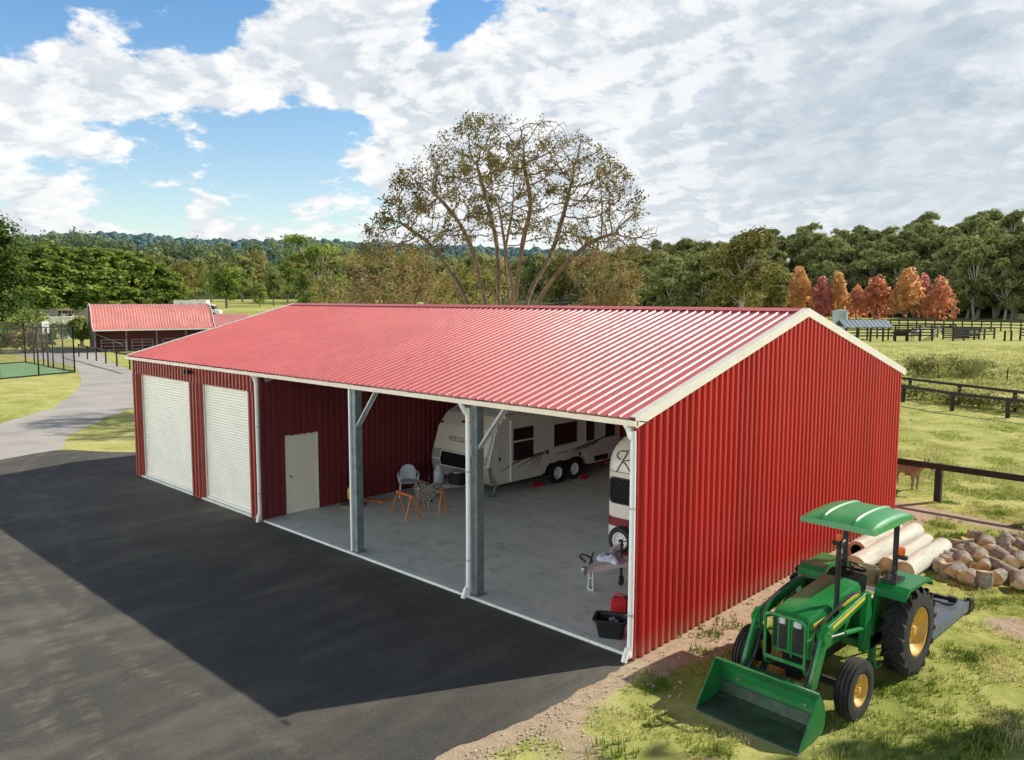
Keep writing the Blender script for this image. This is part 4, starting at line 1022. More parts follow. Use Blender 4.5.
    b = MB(); b.bar((xc-.13, 1.83, .06), (xc-.1, 1.83, z), .03, .03); b.bar((xc+.02, 1.80, .06), (xc, 1.80, z), .03, .03); b.bar((xc-.13, 1.82, .07), (xc+.02, 1.80, .07), .05, .03); b.bar((xc-.13, 1.83, .3), (xc+.02, 1.8, .3), .02, .02); b.build('stand', 'galv_l', db)
    b = MB().tube([(xc+.22, 2.42, .2), (xc+.22, 2.42, .98)], .028, 8).tube([(xc+.22, 2.42, .95), (xc+.34, 2.40, .98)], .012, 6); b.lathe([(.03, -.035), (.09, -.035), (.105, 0), (.09, .035), (.03, .035)], (xc+.22, 2.42, .16), (1, .35, 0), 16); b.build('jockey_wheel', 'black', db)
    # odds and ends lying on the drawbar
    b = MB().tube(smooth_path([(xc-.12, 1.72, .62), (xc-.2, 1.66, .72), (xc-.1, 1.62, .80), (xc+.02, 1.7, .74), (xc-.02, 1.8, .62)], 5), .018, 6); b.tube([(xc-.02, 1.72, .6), (xc+.05, 1.75, .85)], .02, 6); b.build('brake_handle', 'black', db)
    return xc
fx = build_float()
def crumple(name, c, size, mat, seed, label, cat):
    b = MB(); n = 14; vs = []
    for j in range(n+1):
        for i in range(n+1):
            u, v = i/n-.5, j/n-.5; r = max(abs(u), abs(v))*2
            z = size[2]*(1-r**3)*(.6+.5*mnoise.fractal(Vector((u*5+seed, v*5, seed)), 1, 2, 3))
            vs.append((c[0]+u*size[0]*(1+.15*sin(v*9+seed)), c[1]+v*size[1]*(1+.12*sin(u*8+seed)), c[2]+max(0, z)))
    m = n+1; b._add(vs, [(j*m+i, j*m+i+1, (j+1)*m+i+1, (j+1)*m+i) for j in range(n) for i in range(n)], 0, True)
    o = b.build(name, mat, fix=False); sm = o.modifiers.new('t', 'SOLIDIFY'); sm.thickness = .012; sm.offset = 1
    return tag(o, label, cat)
crumple('cloth', (fx+.06, 2.38, .555), (.55, .5, .2), 'cloth', 3.3, 'crumpled blue and white cloth lying on the drawbar of the horse float', 'cloth')
crumple('cloth', (fx+.2, 2.85, .56), (.35, .3, .12), 'redp', 5.1, 'small crumpled red cloth lying beneath the spare wheel', 'cloth')

# ------------------------------------------------------------------ small things on the shed floor
def jerry():
    t = thing('jerry_can', 'red plastic fuel can standing beside the black tub', 'fuel can', (-1.03, 1.02, FZ), .4)
    MB().box(-.15, .15, -.10, .10, 0, .40).build('body', 'redp', t, bevel=.03, seg=3)
    MB().tube(smooth_path([(-.1, 0, .40), (-.09, 0, .46), (.05, 0, .46), (.06, 0, .40)], 4), .016, 8).build('handle', 'redp', t); MB().lathe([(.03, .39), (.03, .45), (0, .45)], (.11, 0, 0), (0, 0, 1), 12).build('cap', 'black', t)
jerry()
def tub():
    t = thing('tub', 'black plastic tub with scraps inside, near the open corner of the shed', 'tub', (-.74, .38, FZ), .5)
    b = MB(); 
    def rect(hx, hy, r, z): return [(p[0], p[1], z) for cx, cy, a in ((hx-r, hy-r, 0), (-hx+r, hy-r, pi/2), (-hx+r, -hy+r, pi), (hx-r, -hy+r, 1.5*pi)) for p in arc(cx, cy, r, a, a+pi/2, 4)]
    rs = [rect(.20, .15, .06, 0), rect(.26, .20, .07, .30), rect(.30, .235, .08, .30), rect(.30, .235, .08, .325), rect(.25, .19, .07, .32), rect(.19, .14, .06, .02)]
    n = len(rs[0]); vs = [v for r in rs for v in r]; b._add(vs, [(i*n+j, i*n+(j+1) % n, (i+1)*n+(j+1) % n, (i+1)*n+j) for i in range(5) for j in range(n)], 0, False); b._add(rs[0], [tuple(range(n))[::-1]]); b._add(rs[-1], [tuple(range(n))])
    b.build('body', 'black', t)
    r2 = random.Random(3); b = MB()
    for i in range(9): b.obox((r2.uniform(-.12, .12), r2.uniform(-.09, .09), .05+.026*i), (.1, .06, .05), Matrix.Rotation(r2.uniform(0, 3), 3, 'Z') @ Matrix.Rotation(r2.uniform(-.6, .6), 3, 'X'))
    tag(b.build('scrap', 'greyb', bevel=.006), 'pale scraps lying in the black tub', 'scrap').location = (-.74, .38, FZ)
tub()
def chair():
    t = thing('plastic_chair', 'pale blue grey plastic garden chair with armrests against the red partition', 'chair', (-10.72, 4.15, FZ), radians(52))
    # front of the chair faces -Y locally
    b = MB(); n = 8; vs = []
    for j in range(n+1):
        for i in range(n+1):
            u, v = i/n*2-1, j/n; vs.append((u*.22*(1-.08*v), -.22+.44*v, .43+.02*u*u-.02*sin(pi*v)))
    m = n+1; b._add(vs, [(j*m+i, j*m+i+1, (j+1)*m+i+1, (j+1)*m+i) for j in range(n) for i in range(n)], 0, True)
    o = b.build('seat', 'plastic', t, fix=False); o.modifiers.new('t', 'SOLIDIFY').thickness = .02
    b = MB(); vs = []
    for j in range(n+1):
        for i in range(n+1):
            u, v = i/n*2-1, j/n; w = .235*(1-.28*v**3)
            vs.append((u*w, .21+.13*v-.08*u*u*(1-.2*v), .44+.42*v-.07*u*u*v*v))
    b._add(vs, [(j*m+i, j*m+i+1, (j+1)*m+i+1, (j+1)*m+i) for j in range(n) for i in range(n)], 0, True)
    o = b.build('backrest', 'plastic', t, fix=False); o.modifiers.new('t', 'SOLIDIFY').thickness = .018
    for sx in (1, -1):
        b = MB(); P = smooth_path([(sx*.22, .22, .68), (sx*.285, .05, .665), (sx*.29, -.15, .65), (sx*.275, -.22, .58), (sx*.25, -.215, .44)], 4)
        for p, q in zip(P, P[1:]): b.bar(p, q, .05, .018, (0, 0, 1) if abs((q-p).normalized().z) < .7 else (0, -1, 0))
        b.build('armrest', 'plastic', t)
        MB().bar((sx*.22, -.2, .43), (sx*.265, -.25, 0), .05, .03, (0, 1, 0)).build('leg', 'plastic', t); MB().bar((sx*.20, .2, .43), (sx*.245, .28, 0), .05, .03, (0, 1, 0)).build('leg', 'plastic', t)
chair()
def trestle():
    t = thing('trestle', 'orange steel trestle nearer the yard, holding nothing', 'trestle', (-9.02, 2.66, FZ), radians(-7))
    MB().box(-.40, .40, -.035, .035, .58, .63).build('beam', 'orange', t, bevel=.008)
    for sx in (1, -1):
        for sy in (1, -1): MB().bar((sx*.33, sy*.03, .58), (sx*.37, sy*.22, 0), .03, .03).build('leg', 'orange', t)
        MB().bar((sx*.347, -.11, .34), (sx*.347, .11, .34), .02, .02).build('stretcher', 'orange', t)
    return t
tr1 = trestle(); tr2 = copy_tree(tr1); tr2.location = (-8.86, 3.42, FZ); tr2.rotation_euler = (0, 0, radians(14)); tr2['label'] = 'orange steel trestle nearer the caravan, with a rope tangle over its beam'
for o in (tr1, tr2): o['group'] = 'orange trestles'
def tangle():
    r2 = random.Random(5); b = MB()
    for k in range(7):
        pts = []
        for i in range(26):
            a = i*.62+k; rr = (.12+.03*k)*(1+.35*sin(k*2.7+i*.8)); zz = .66+.07*sin(i*.9+k)+.015*k
            dx, dy = rr*cos(a)*1.15, rr*sin(a)*.8
            if abs(dy) > .10: zz -= (abs(dy)-.10)*2.0
            pts.append((dx, dy, zz))
        b.tube(smooth_path(pts, 2), .014, 5)
    b.tube(smooth_path([(.1, -.12, .6), (.14, -.16, .4), (.1, -.14, .25), (.13, -.18, .12)], 4), .025, 6)
    o = tag(b.build('rope', 'ropeg'), 'grey tangle of rope and straps draped over the orange trestle', 'rope'); o.location = (-8.95, 3.40, FZ-.01); o.rotation_euler = (0, 0, radians(14))
tangle()
def washer():
    t = thing('pressure_washer', 'yellow and black upright machine behind the left galvanised post', 'machine', (-10.95, 2.42, FZ+.052), radians(40))
    MB().box(-.14, .14, -.12, .12, .1, .48).build('body', 'yellowp', t, bevel=.05, seg=3)
    MB().tube(smooth_path([(-.13, .13, .05), (-.13, .14, .5), (-.13, .16, .92), (0, .17, .96), (.13, .16, .92), (.13, .14, .5), (.13, .13, .05)], 4), .018, 8).build('handle', 'black', t)
    MB().box(-.16, .16, -.14, .14, .0, .1).box(-.1, .1, .06, .14, .48, .75).build('motor', 'black', t, bevel=.02)
    b = MB().tube(smooth_path([(.1*cos(a), .10+.01*a, .86+.1*sin(a)) for a in [i*.6 for i in range(24)]], 2), .012, 6); b.build('hose', 'ropeg', t)
    o = MB().box(-.32, .32, -.22, .22, 0, .045).build('board', 'board', bevel=.004); o.location = (-10.95, 2.42, FZ); o.rotation_euler = (0, 0, radians(40)); tag(o, 'flat brown board on the floor under the yellow machine', 'board')
washer()
for i, (x, y, r, l) in enumerate(((-10.9, 3.1, .3, .6), (-10.75, 3.3, 1.0, .5))):
    o = MB().box(-l/2, l/2, -.045, .045, 0, .035 if i else .05).build('timber_offcut', 'orange', bevel=.004); o.location = (x, y, FZ); o.rotation_euler = (0, 0, r)
    tag(o, ('short orange brown timber offcut nearer the chair' if i else 'longer orange brown timber offcut nearer the galvanised post'), 'timber')
def chock(x, y, r, label):
    o = MB().prism([(-.16, 0), (.16, 0), (.12, .06), (.0, .12), (-.13, .05)], -.1, .1, 'y').build('wheel_chock', 'redp', bevel=.008); o.location = (x, y, FZ); o.rotation_euler = (0, 0, r); tag(o, label, 'wheel chock', 'red wheel chocks')
_g = gnd(538, 488); chock(_g[0], _g[1], 1.2, 'red wheel chock on the floor in front of the caravan wheels')
_g = gnd(584, 480); chock(_g[0], _g[1], 1.9, 'red wheel chock on the floor behind the caravan wheels')

# ------------------------------------------------------------------ logs and firewood
def make_log(name, ln, r, seed, pale=True, hollow=False):
    b = MB(); n = 18; k = 7 if ln > 1 else 3; vs = []
    ends = []
    for i in range(k+1):
        y = ln*(i/k-.5); ring = []
        for j in range(n):
            a = 2*pi*j/n; rr = r*(1+(.05 if ln < 1 else .09)*mnoise.noise(Vector((cos(a)*1.2+seed, sin(a)*1.2, y*(.8 if ln < 1 else 1.6))))+(.04 if i == 0 else 0))*(1-.06*i/k)
            ring.append((rr*cos(a), y+(.02*sin(a*2+seed) if i in (0, k) else 0), rr*sin(a)))
        vs += ring; ends.append(ring)
    b._add(vs, [(i*n+j, (i+1)*n+j, (i+1)*n+(j+1) % n, i*n+(j+1) % n) for i in range(k) for j in range(n)], 0, True)
    for ring, s in ((ends[0], -1), (ends[-1], 1)):
        c = (0, s*ln/2, 0); m = 2 if hollow and s < 0 else 1
        inner = [(x*.62, y, z*.62) for x, y, z in ring]
        b._add(list(ring)+inner, [(j, (j+1) % n, n+(j+1) % n, n+j) for j in range(n)], 1)
        if hollow and s < 0:
            deep = [(x, y+.5, z) for x, y, z in inner]; b._add(inner+deep, [(j, (j+1) % n, n+(j+1) % n, n+j) for j in range(n)], 2); b._add(deep, [tuple(range(n))], 2)
        else: b._add(inner+[c], [(j, (j+1) % n, n) for j in range(n)], 1)
    return b.build(name, ['bark_pale' if pale else 'bark_log', 'cutwood', 'black'], smooth=None)
def lay(front, back, r, seed, label, hollow=False):
    f, k = Vector(front), Vector(back); d = k-f
    o = make_log('tree_log', d.length, r, seed, True, hollow); o.location = ((f.x+k.x)/2, (f.y+k.y)/2, r-.015); o.rotation_euler = (0, seed, math.atan2(d.y, d.x)-pi/2)
    tag(o, label, 'log', 'long pale logs beside the shed')
lay((.62, 7.5), (.60, 10.0), .20, 1.2, 'pale log with a dark hollow end, lying closest to the red wall', True)
lay((1.01, 6.35), (1.06, 9.95), .215, 2.3, 'longest pale log, second out from the red wall')
lay((1.43, 7.0), (1.46, 9.5), .17, 3.1, 'pale log lying third out from the red wall')
lay((1.84, 6.75), (1.90, 9.15), .20, 4.4, 'thick pale log nearest the firewood heap')
protos = [make_log('firewood', l, r, s, False) for l, r, s in ((.34, .14, 1), (.36, .155, 2), (.30, .13, 3), (.40, .115, 4))]
def split_piece(l, r, s):
    b = MB(); n = 8; pts = [(0, -.02)]+[(r*cos(a), r*sin(a)) for a in [pi*.1+pi*.8*i/n for i in range(n+1)]]
    b.prism(pts, -l/2, l/2, 'y', 0)
    o = b.build('firewood', ['cutwood', 'bark_log']); o.data.polygons.foreach_set('material_index', [1 if (len(p.vertices) == 4 and p.normal.z > .2) else 0 for p in o.data.polygons]); return o
protos.append(split_piece(.34, .19, 1)); protos.append(split_piece(.38, .16, 2))
# px, py of the centre, height of centre, kind, yaw (where its cut face looks), tilt
FW = [(926, 562, .20, 1, .9, 0), (922, 552, .2, 3, .7, 0), (940, 566, .16, 2, .5, .1), (933, 558, .20, 1, .8, 0), (946, 570, .16, 0, .2, 1.45), (956, 571, .2, 1, -.2, .2), (938, 545, .18, 2, 1.2, 0), (950, 551, .2, 3, 1.5, 0), (957, 546, .26, 2, .2, 1.4), (967, 544, .32, 0, .3, 1.5), (963, 560, .24, 4, .6, .2),
      (973, 552, .36, 5, 1.0, .5), (969, 575, .20, 1, -.15, .05), (979, 556, .30, 4, .4, .2), (984, 579, .17, 0, .3, 1.5), (984, 564, .28, 2, .1, 0), (991, 549, .36, 1, -.1, .1), (986, 543, .34, 0, .2, .1), (998, 575, .18, 1, -.3, 0),
      (1003, 545, .40, 5, .6, 1.1), (1006, 540, .36, 4, 2.0, .7), (1012, 552, .34, 0, 2.4, .6), (1010, 561, .36, 1, .4, .1), (1019, 560, .34, 3, .2, .3), (1022, 575, .20, 0, -.3, .1), (1024, 545, .42, 3, 1.4, .3),
      (1012, 573, .2, 2, 1.4, .1), (976, 566, .12, 2, .5, .3), (994, 561, .2, 3, 1.2, .2), (1020, 583, .16, 4, .3, .2), (1032, 566, .2, 1, .6, 0), (1034, 555, .4, 0, .1, .2), (1030, 580, .18, 3, .4, 0), (1000, 555, .22, 4, 1.8, .4), (943, 556, .14, 5, 2.2, .2), (962, 552, .14, 3, 1.1, .2), (1015, 537, .2, 0, 1.1, .1), (1003, 567, .3, 2, .9, .3)]
first = set()
for i, (px, py, z, k, yaw, tilt) in enumerate(FW):
    k = (4 if i % 2 else 5) if (k < 4 and i % 3 == 2) else k
    yaw = yaw*.7+.05; z = z*.52; g = gnd(px, py+2, z); p = protos[k]
    if g[1] < 9.3: g[0] = max(g[0], 2.2)
    if k in first: o = p.copy(); COL.objects.link(o)
    else: o = p; first.add(k)
    o.location = (g[0], g[1], z if tilt < 1.2 else max(.11, z)); o.rotation_euler = (tilt, rnd.uniform(0, 6) if k < 4 and tilt < .5 else 0, yaw)
    tag(o, ('chunk of sawn firewood log in the tumbled heap behind the tractor' if k < 4 else 'split wedge of firewood in the tumbled heap behind the tractor'), 'firewood', 'sawn firewood rounds in the heap' if k < 4 else 'split firewood wedges in the heap')
g = gnd(975, 534, .17); o = make_log('firewood', .27, .14, 6, False); o.location = (g[0], g[1], .13); o.rotation_euler = (.0, .3, 1.9); tag(o, 'single grey firewood log lying apart on the grass beyond the heap', 'firewood')

# ------------------------------------------------------------------ fences
def timber_fence(pts, h, label, post=(.15, .15), rails=((-.14, .14),), rail_t=.05, cat='fence', mat='fence', name='timber_fence', side=1):
    t = thing(name, label, cat, (pts[0][0], pts[0][1], 0)); L0 = Vector((pts[0][0], pts[0][1], 0))
    for i, p in enumerate(pts):
        z0 = terrain(p[0], p[1]); d = Vector(pts[min(i+1, len(pts)-1)])-Vector(pts[max(i-1, 0)]); a = math.atan2(d.y, d.x)
        b = MB().obox((p[0]-L0.x, p[1]-L0.y, z0+h/2-.15), (post[0], post[1], h+.3), Matrix.Rotation(a, 3, 'Z')); b.build('post', mat, t, bevel=.012 if post[0] > .1 else 0)
    for off, hh in rails:
        b = MB()
        for p, q in zip(pts, pts[1:]):
            d = (Vector(q)-Vector(p)).normalized(); n = Vector((d.y, -d.x))*(post[1]/2+rail_t/2-.01)*side
            b.bar((p[0]-L0.x+n.x, p[1]-L0.y+n.y, terrain(*p)+h+off+hh/2), (q[0]-L0.x+n.x, q[1]-L0.y+n.y, terrain(*q)+h+off+hh/2), rail_t, hh)
        b.build('rail', mat, t)
    return t
timber_fence([(-7.9, 14.55), (-5.15, 14.4), (-2.4, 14.27), (.35, 14.15), (3.1, 14.02), (5.85, 13.9), (8.6, 13.78), (11.4, 13.65), (14.2, 13.5)], 1.10, 'dark timber fence with one top rail, nearest behind the shed', (.17, .17), ((-.16, .17),), .06)
timber_fence([(-20, 44.6), (-16.8, 42.4), (-13.8, 40.4), (-10.9, 38.6), (-7.95, 36.9), (-4.93, 34.9), (-2.25, 34.0), (.8, 32.9), (3.9, 31.8), (7, 30.7)], .98, 'dark timber rail fence on the near side of the weedy strip', (.16, .16), ((-.15, .15),), .06)
timber_fence([(-20.5, 47.0), (-17.3, 45.0), (-14.3, 43.1), (-11.4, 41.3), (-8.5, 39.7), (-5.46, 38.1), (-2.55, 36.65), (.4, 35.2), (3.4, 33.8)], 1.12, 'dark timber rail fence on the far side of the weedy strip', (.15, .15), ((-.14, .14),), .06)
# single stakes in the far paddock
for (px, py, h, lab) in ((924.5, 373, .95, 'thin dark stake standing among the weeds beyond the fences, near the shed roof'), (1007, 380, .75, 'short dark stake standing alone in the open paddock to the right')):
    g = gnd(px, py); o = MB().tube([(0, 0, -.1), (.02, .0, h)], .045, 6).build('stake', 'fence'); o.location = (g[0], g[1], 0); tag(o, lab, 'stake')
# stock yards
def at(px, py): g = gnd(px, py); return (g[0], g[1])
def yard(a, b, n, h, label, rails):
    A, B = Vector(at(*a)), Vector(at(*b)); pts = [tuple(A.lerp(B, i/n)) for i in range(n+1)]
    return timber_fence(pts, h, label, (.2, .2), rails, .08, 'fence', 'fence', 'stock_yard_fence')
R4 = ((-.15, .16), (-.55, .16), (-.95, .16)); R3 = ((-.15, .16), (-.6, .16))
yard((832, 342), (932, 341), 8, 1.65, 'front dark rail fence of the stock yards, left section', R4)
yard((953, 341), (994, 339), 4, 1.6, 'front dark rail fence of the stock yards, short right section', R4)
yard((846, 335), (955, 334), 9, 1.6, 'back dark rail fence of the stock yards', R3)
yard((932, 341), (942, 334.5), 2, 1.6, 'dark rail fence closing the side of the stock yards', R4)
yard((1020, 340.5), (1060, 341), 3, 1.6, 'dark rail fence at the far right of the stock yards', R4)
yard((1004.5, 341), (1011, 341), 1, 1.4, 'two bare posts beside the stock yards', ())
def solidpen():
    A, B = Vector(at(953.5, 340)), Vector(at(979, 339.2)); t = thing('cattle_crush', 'dense dark timber pen at the right end of the stock yards', 'pen', (A.x, A.y, 0)); d = B-A
    for k, (u, v) in enumerate(((0, 0), (1, 0), (0, 1.6), (1, 1.6))):
        n = Vector((-d.y, d.x)).normalized(); p = d*u+n*v
        MB().box(p.x-.1, p.x+.1, p.y-.1, p.y+.1, -.1, 1.75).build('post', 'fence', t)
    b = MB()
    for v in (0, 1.6):
        for i in range(6):
            n = Vector((-d.y, d.x)).normalized()*v; b.bar((n.x, n.y, .25+i*.27), (d.x+n.x, d.y+n.y, .25+i*.27), .07, .17)
    b.build('boarding', 'fence', t)
solidpen()
def farfence(pa, pb, n, h, label, da, db, rails):
    A, B = Vector(brg(pa, da)), Vector(brg(pb, db)); pts = [tuple(A.lerp(B, i/n)) for i in range(n+1)]
    return timber_fence(pts, h, label, (.22, .22), rails, .1, 'fence', 'fence', 'paddock_fence')
farfence(838, 1080, 26, 1.75, 'long dark fence across the back of the right paddock', 172, 168, ((-.18, .2), (-.7, .18), (-1.2, .18)))
# yard shelter and tank
def shelter():
    A, B = Vector(at(846, 340)), Vector(at(888, 340)); d = B-A; n = Vector((-d.y, d.x)).normalized(); t = thing('yard_shelter', 'small open shelter with grey blue iron roof beside the stock yards', 'shelter', (A.x, A.y, 0)); LL = d.length; a = math.atan2(d.y, d.x); t.rotation_euler = (0, 0, a)
    for u in (0, LL/2, LL):
        for v in (0, 3.2): MB().box(u-.08, u+.08, v-.08, v+.08, -.1, 1.9).build('post', 'fence', t)
    b = MB(); pr = ribs(-.4, LL+.5, .6, .05, .2, .08); vs = []
    for u, o in pr: vs += [(u, -.5, 1.75+o), (u, 1.6, 2.75+o), (u, 3.7, 1.75+o)]
    k = len(pr); b._add(vs, [(3*i+j, 3*i+3+j, 3*i+4+j, 3*i+1+j) for i in range(k-1) for j in (0, 1)]); b.build('roof', 'greyblue', t, fix=False)
    for u in (0, LL): MB().prism([(-.1, 1.85), (3.3, 1.85), (1.6, 2.7)], u-.03, u+.03, 'x').build('gable_infill', 'fence', t)
    b = MB()
shelter()
def tank():
    x, y = brg(837.5, 158); t = thing('water_tank', 'round grey water tank rising behind the shed gable', 'water tank', (x, y, 0))
    prof = []
    for i in range(25): z = 3.45*i/24; prof.append((1.3+.03*(i % 2), z))
    b = MB().lathe(prof, (0, 0, 0), (0, 0, 1), 32); b.build('body', 'tank', t); MB().lathe([(1.36, 3.45), (1.36, 3.52), (.5, 3.75), (0, 3.8)], (0, 0, 0), (0, 0, 1), 32).build('lid', 'tank', t)
tank()

# ------------------------------------------------------------------ animals
def skin_body(name, joints, edges, mat, parent=None, root=0, sub=2):
    me = bpy.data.meshes.new(name); me.from_pydata([j[:3] for j in joints], edges, []); me.materials.append(MAT[mat])
    o = mobj(name, me, parent); md = o.modifiers.new('skin', 'SKIN')
    for i, j in enumerate(joints):
        sv = me.skin_vertices[0].data[i]; r = j[3]; sv.radius = (r, j[4]) if len(j) > 4 else (r, r); sv.use_root = (i == root)
    s = o.modifiers.new('sub', 'SUBSURF'); s.levels = sub; s.render_levels = sub
    return o
def quadruped(name, label, cat, loc, rz, sc, mat, ears=.16, grp=None, graze=False, muzzle=None, heavy=1.0):
    t = thing(name, label, cat, loc, rz, grp); t.scale = (sc, sc, sc)
    hd = [(.78, 0, .98, .13), (1.0, 0, 1.10, .105), (1.16, 0, 1.24, .10), (1.30, 0, 1.18, .085), (1.50, 0, 1.02, .06)] if not graze else [(.78, 0, .84, .15), (.98, 0, .62, .12), (1.12, 0, .40, .10), (1.20, 0, .28, .08), (1.26, 0, .12, .06)]
    J = [(-.55, 0, .86, .20*heavy, .23*heavy), (-.2, 0, .82, .23*heavy, .25*heavy), (.2, 0, .82, .22*heavy, .25*heavy), (.55, 0, .84, .19*heavy, .24*heavy)]+hd
    E = [(0, 1), (1, 2), (2, 3), (3, 4), (4, 5), (5, 6), (6, 7), (7, 8)]
    for sx in (1, -1):
        k = len(J); J += [(.55, sx*.13, .55, .075), (.56, sx*.13, .33, .05), (.53, sx*.13, .10, .04), (.56, sx*.13, .0, .05)]; E += [(3, k), (k, k+1), (k+1, k+2), (k+2, k+3)]
        k = len(J); J += [(-.52, sx*.13, .58, .10), (-.63, sx*.13, .36, .05), (-.58, sx*.13, .1, .04), (-.55, sx*.13, .0, .05)]; E += [(0, k), (k, k+1), (k+1, k+2), (k+2, k+3)]
    k = len(J); J += [(-.78, 0, .86, .035), (-.86, 0, .6, .025), (-.86, 0, .35, .035)]; E += [(0, k), (k, k+1), (k+1, k+2)]
    skin_body('body', J, E, mat, t, 1)
    h = hd[2]
    for sx in (1, -1):
        b = MB().tube([(h[0], sx*.05, h[2]+.05), (h[0]-.02, sx*.09, h[2]+.05+ears*.5), (h[0]-.01, sx*.11, h[2]+.05+ears)], [.035, .045, .008], 8); b.build('ear', mat, t)
    if muzzle:
        m = hd[4]; b = MB().lathe([(0, .09), (.05, .08), (.07, .02), (.075, -.06), (.06, -.08)], (m[0], 0, m[2]), Vector(hd[4][:3])-Vector(hd[3][:3]), 12); b.build('muzzle', muzzle, t)
    return t
_g = gnd(905, 486.5)
quadruped('donkey', 'brown grey donkey standing on the grass at the back corner of the shed', 'donkey', (_g[0], _g[1], 0), radians(-30), .70, 'donkey', .17, muzzle='donkeyl', heavy=1.1)
_g = gnd(900, 341.0); quadruped('cow', 'dark cow standing in the yards, nearest the grey roofed shelter', 'cow', (_g[0], _g[1], 0), radians(30), 1.35, 'cow', .1, 'cattle in the stock yards', heavy=1.15)
_g = gnd(916, 340.5); quadruped('cow', 'pale backed cow standing in the middle of the yards', 'cow', (_g[0], _g[1], 0), radians(70), 1.35, 'cowp', .1, 'cattle in the stock yards', heavy=1.15)
_g = gnd(962, 337); quadruped('cow', 'dark cow standing by the dense pen at the right of the yards', 'cow', (_g[0], _g[1], 0), radians(200), 1.35, 'cow', .1, 'cattle in the stock yards', heavy=1.15)

# ------------------------------------------------------------------ left background: court, stables, pen
def court_fence():
    t = thing('court_fence', 'tall dark wire mesh fence around the green court', 'fence', (cN[0], cN[1], 0)); o0 = Vector((cN[0], cN[1], 0)); H = 3.5
    def run(a, b, n):
        A, B = Vector((*a, 0))-o0, Vector((*b, 0))-o0
        for i in range(n+1):
            p = A.lerp(B, i/n); MB().tube([(p.x, p.y, -.1), (p.x, p.y, H)], .055, 6).build('post', 'black', t)
        MB().tube([A+Vector((0, 0, H)), B+Vector((0, 0, H))], .03, 5).build('rail', 'black', t); MB().tube([A+Vector((0, 0, .06)), B+Vector((0, 0, .06))], .045, 5).build('rail', 'black', t)
        b2 = MB().quad(A+Vector((0, 0, .08)), B+Vector((0, 0, .08)), B+Vector((0, 0, H)), A+Vector((0, 0, H))); b2.build('mesh', 'mesh', t, fix=False)
    run(cN, cF2, 6); run(cN, cB, 5); run(cB, cB2, 6)
court_fence()
def hoop():
    g = gnd(49.3, 367); t = thing('basketball_hoop', 'basketball post with a pale blue white backboard on the court edge', 'basketball hoop', (g[0]+.45, g[1]-.2, 0), radians(-45))
    MB().tube([(0, 0, 0), (0, 0, 2.6), (-.5, -.3, 3.2)], .07, 8).build('pole', 'black', t); MB().box(-1.0, .0, -.36, -.31, 2.75, 3.75).build('backboard', 'greyb', t); MB().tube([(-.5+.2*cos(a), -.6+.2*sin(a), 2.95) for a in [2*pi*i/12 for i in range(13)]], .02, 5).build('ring', 'orange', t)
hoop()
def stables():
    A = Vector(at(95, 352)); B = Vector(at(213, 348.6)); d = B-A; LL = d.length; t = thing('stable_block', 'low red stable building with curved faded red iron roof and open front', 'stables', (A.x, A.y, 0), math.atan2(d.y, d.x))
    pr = ribs(-.15, LL+.15, .3, .03, .1, .05)
    half = [(-1.3, 2.35), (-.5, 2.55), (.05, 2.9), (.35, 3.4), (.8, 4.0), (1.5, 4.55), (2.4, 4.85), (3.4, 4.95)]
    cur = half+[(6.8-v, z) for v, z in half[::-1][1:]]
    vs = []; k = len(cur)
    for u, o in pr: vs += [(u, v, z+o) for v, z in cur]
    b = MB(); b._add(vs, [(i*k+j, i*k+k+j, i*k+k+j+1, i*k+j+1) for i in range(len(pr)-1) for j in range(k-1)]); rf = b.build('roof', 'roof_old', t, fix=False)
    for u in (-.2, LL+.15):
        b = MB().strip(cur, u, u+.06, .12, 'x'); b.build('barge_capping', 'white_trim', rf)
    MB().box(-.2, LL+.2, -1.42, -1.30, 2.22, 2.36).build('gutter', 'cream', rf)
    for u in (0, LL): MB().prism([(-.0, 0), (6.8, 0)]+[(v, z-.05) for v, z in cur[::-1] if 0 < v < 6.8], u-.04, u+.04, 'x').build('end_wall', 'brown', t)
    MB().box(.1, LL-.1, 6.7, 6.78, 0, 2.6).build('back_wall', 'red_in', t); MB().box(.1, LL-.1, 2.8, 2.88, 0, 3.2).build('stall_front', 'red_in', t)
    for i in range(5): MB().box(LL*i/4-.07, LL*i/4+.07, -1.1, -.96, 0, 2.35).build('post', 'post_grey', t)
    MB().bar((.1, -1.03, 1.9), (2.6, -1.03, .75), .08, .1).build('brace', 'post_grey', t)
    for u0, u1 in ((.5, 2.8), (3.4, 5.4), (6.4, 8.2)):
        b = MB()
        for z in (.3, .65, 1.0, 1.3): b.bar((u0, -1.6, z), (u1, -1.6, z), .04, .04)
        for u in (u0, (u0+u1)/2, u1): b.bar((u, -1.6, 0), (u, -1.6, 1.32), .05, .05)
        b.build('gate', 'galv', t)
    # lower lean-to at the right end
    vs = []; pr = ribs(LL+.2, LL+5.2, .3, .03, .1, .05)
    for u, o in pr: vs += [(u, -.6, 2.55+o), (u, 5.5, 3.75+o)]
    b = MB(); b._add(vs, [(2*i, 2*i+2, 2*i+3, 2*i+1) for i in range(len(pr)-1)]); b.build('lean_to_roof', 'roof_old', t, fix=False)
    MB().box(LL+.3, LL+5.0, 5.2, 5.3, 0, 3.5).box(LL+4.9, LL+5.0, -.2, 5.2, 0, 2.6).build('lean_to_wall', 'brown', t)
    for u in (LL+2.5, LL+4.9): MB().box(u-.07, u+.07, -.5, -.36, 0, 2.5).build('post', 'post_grey', t)
stables()
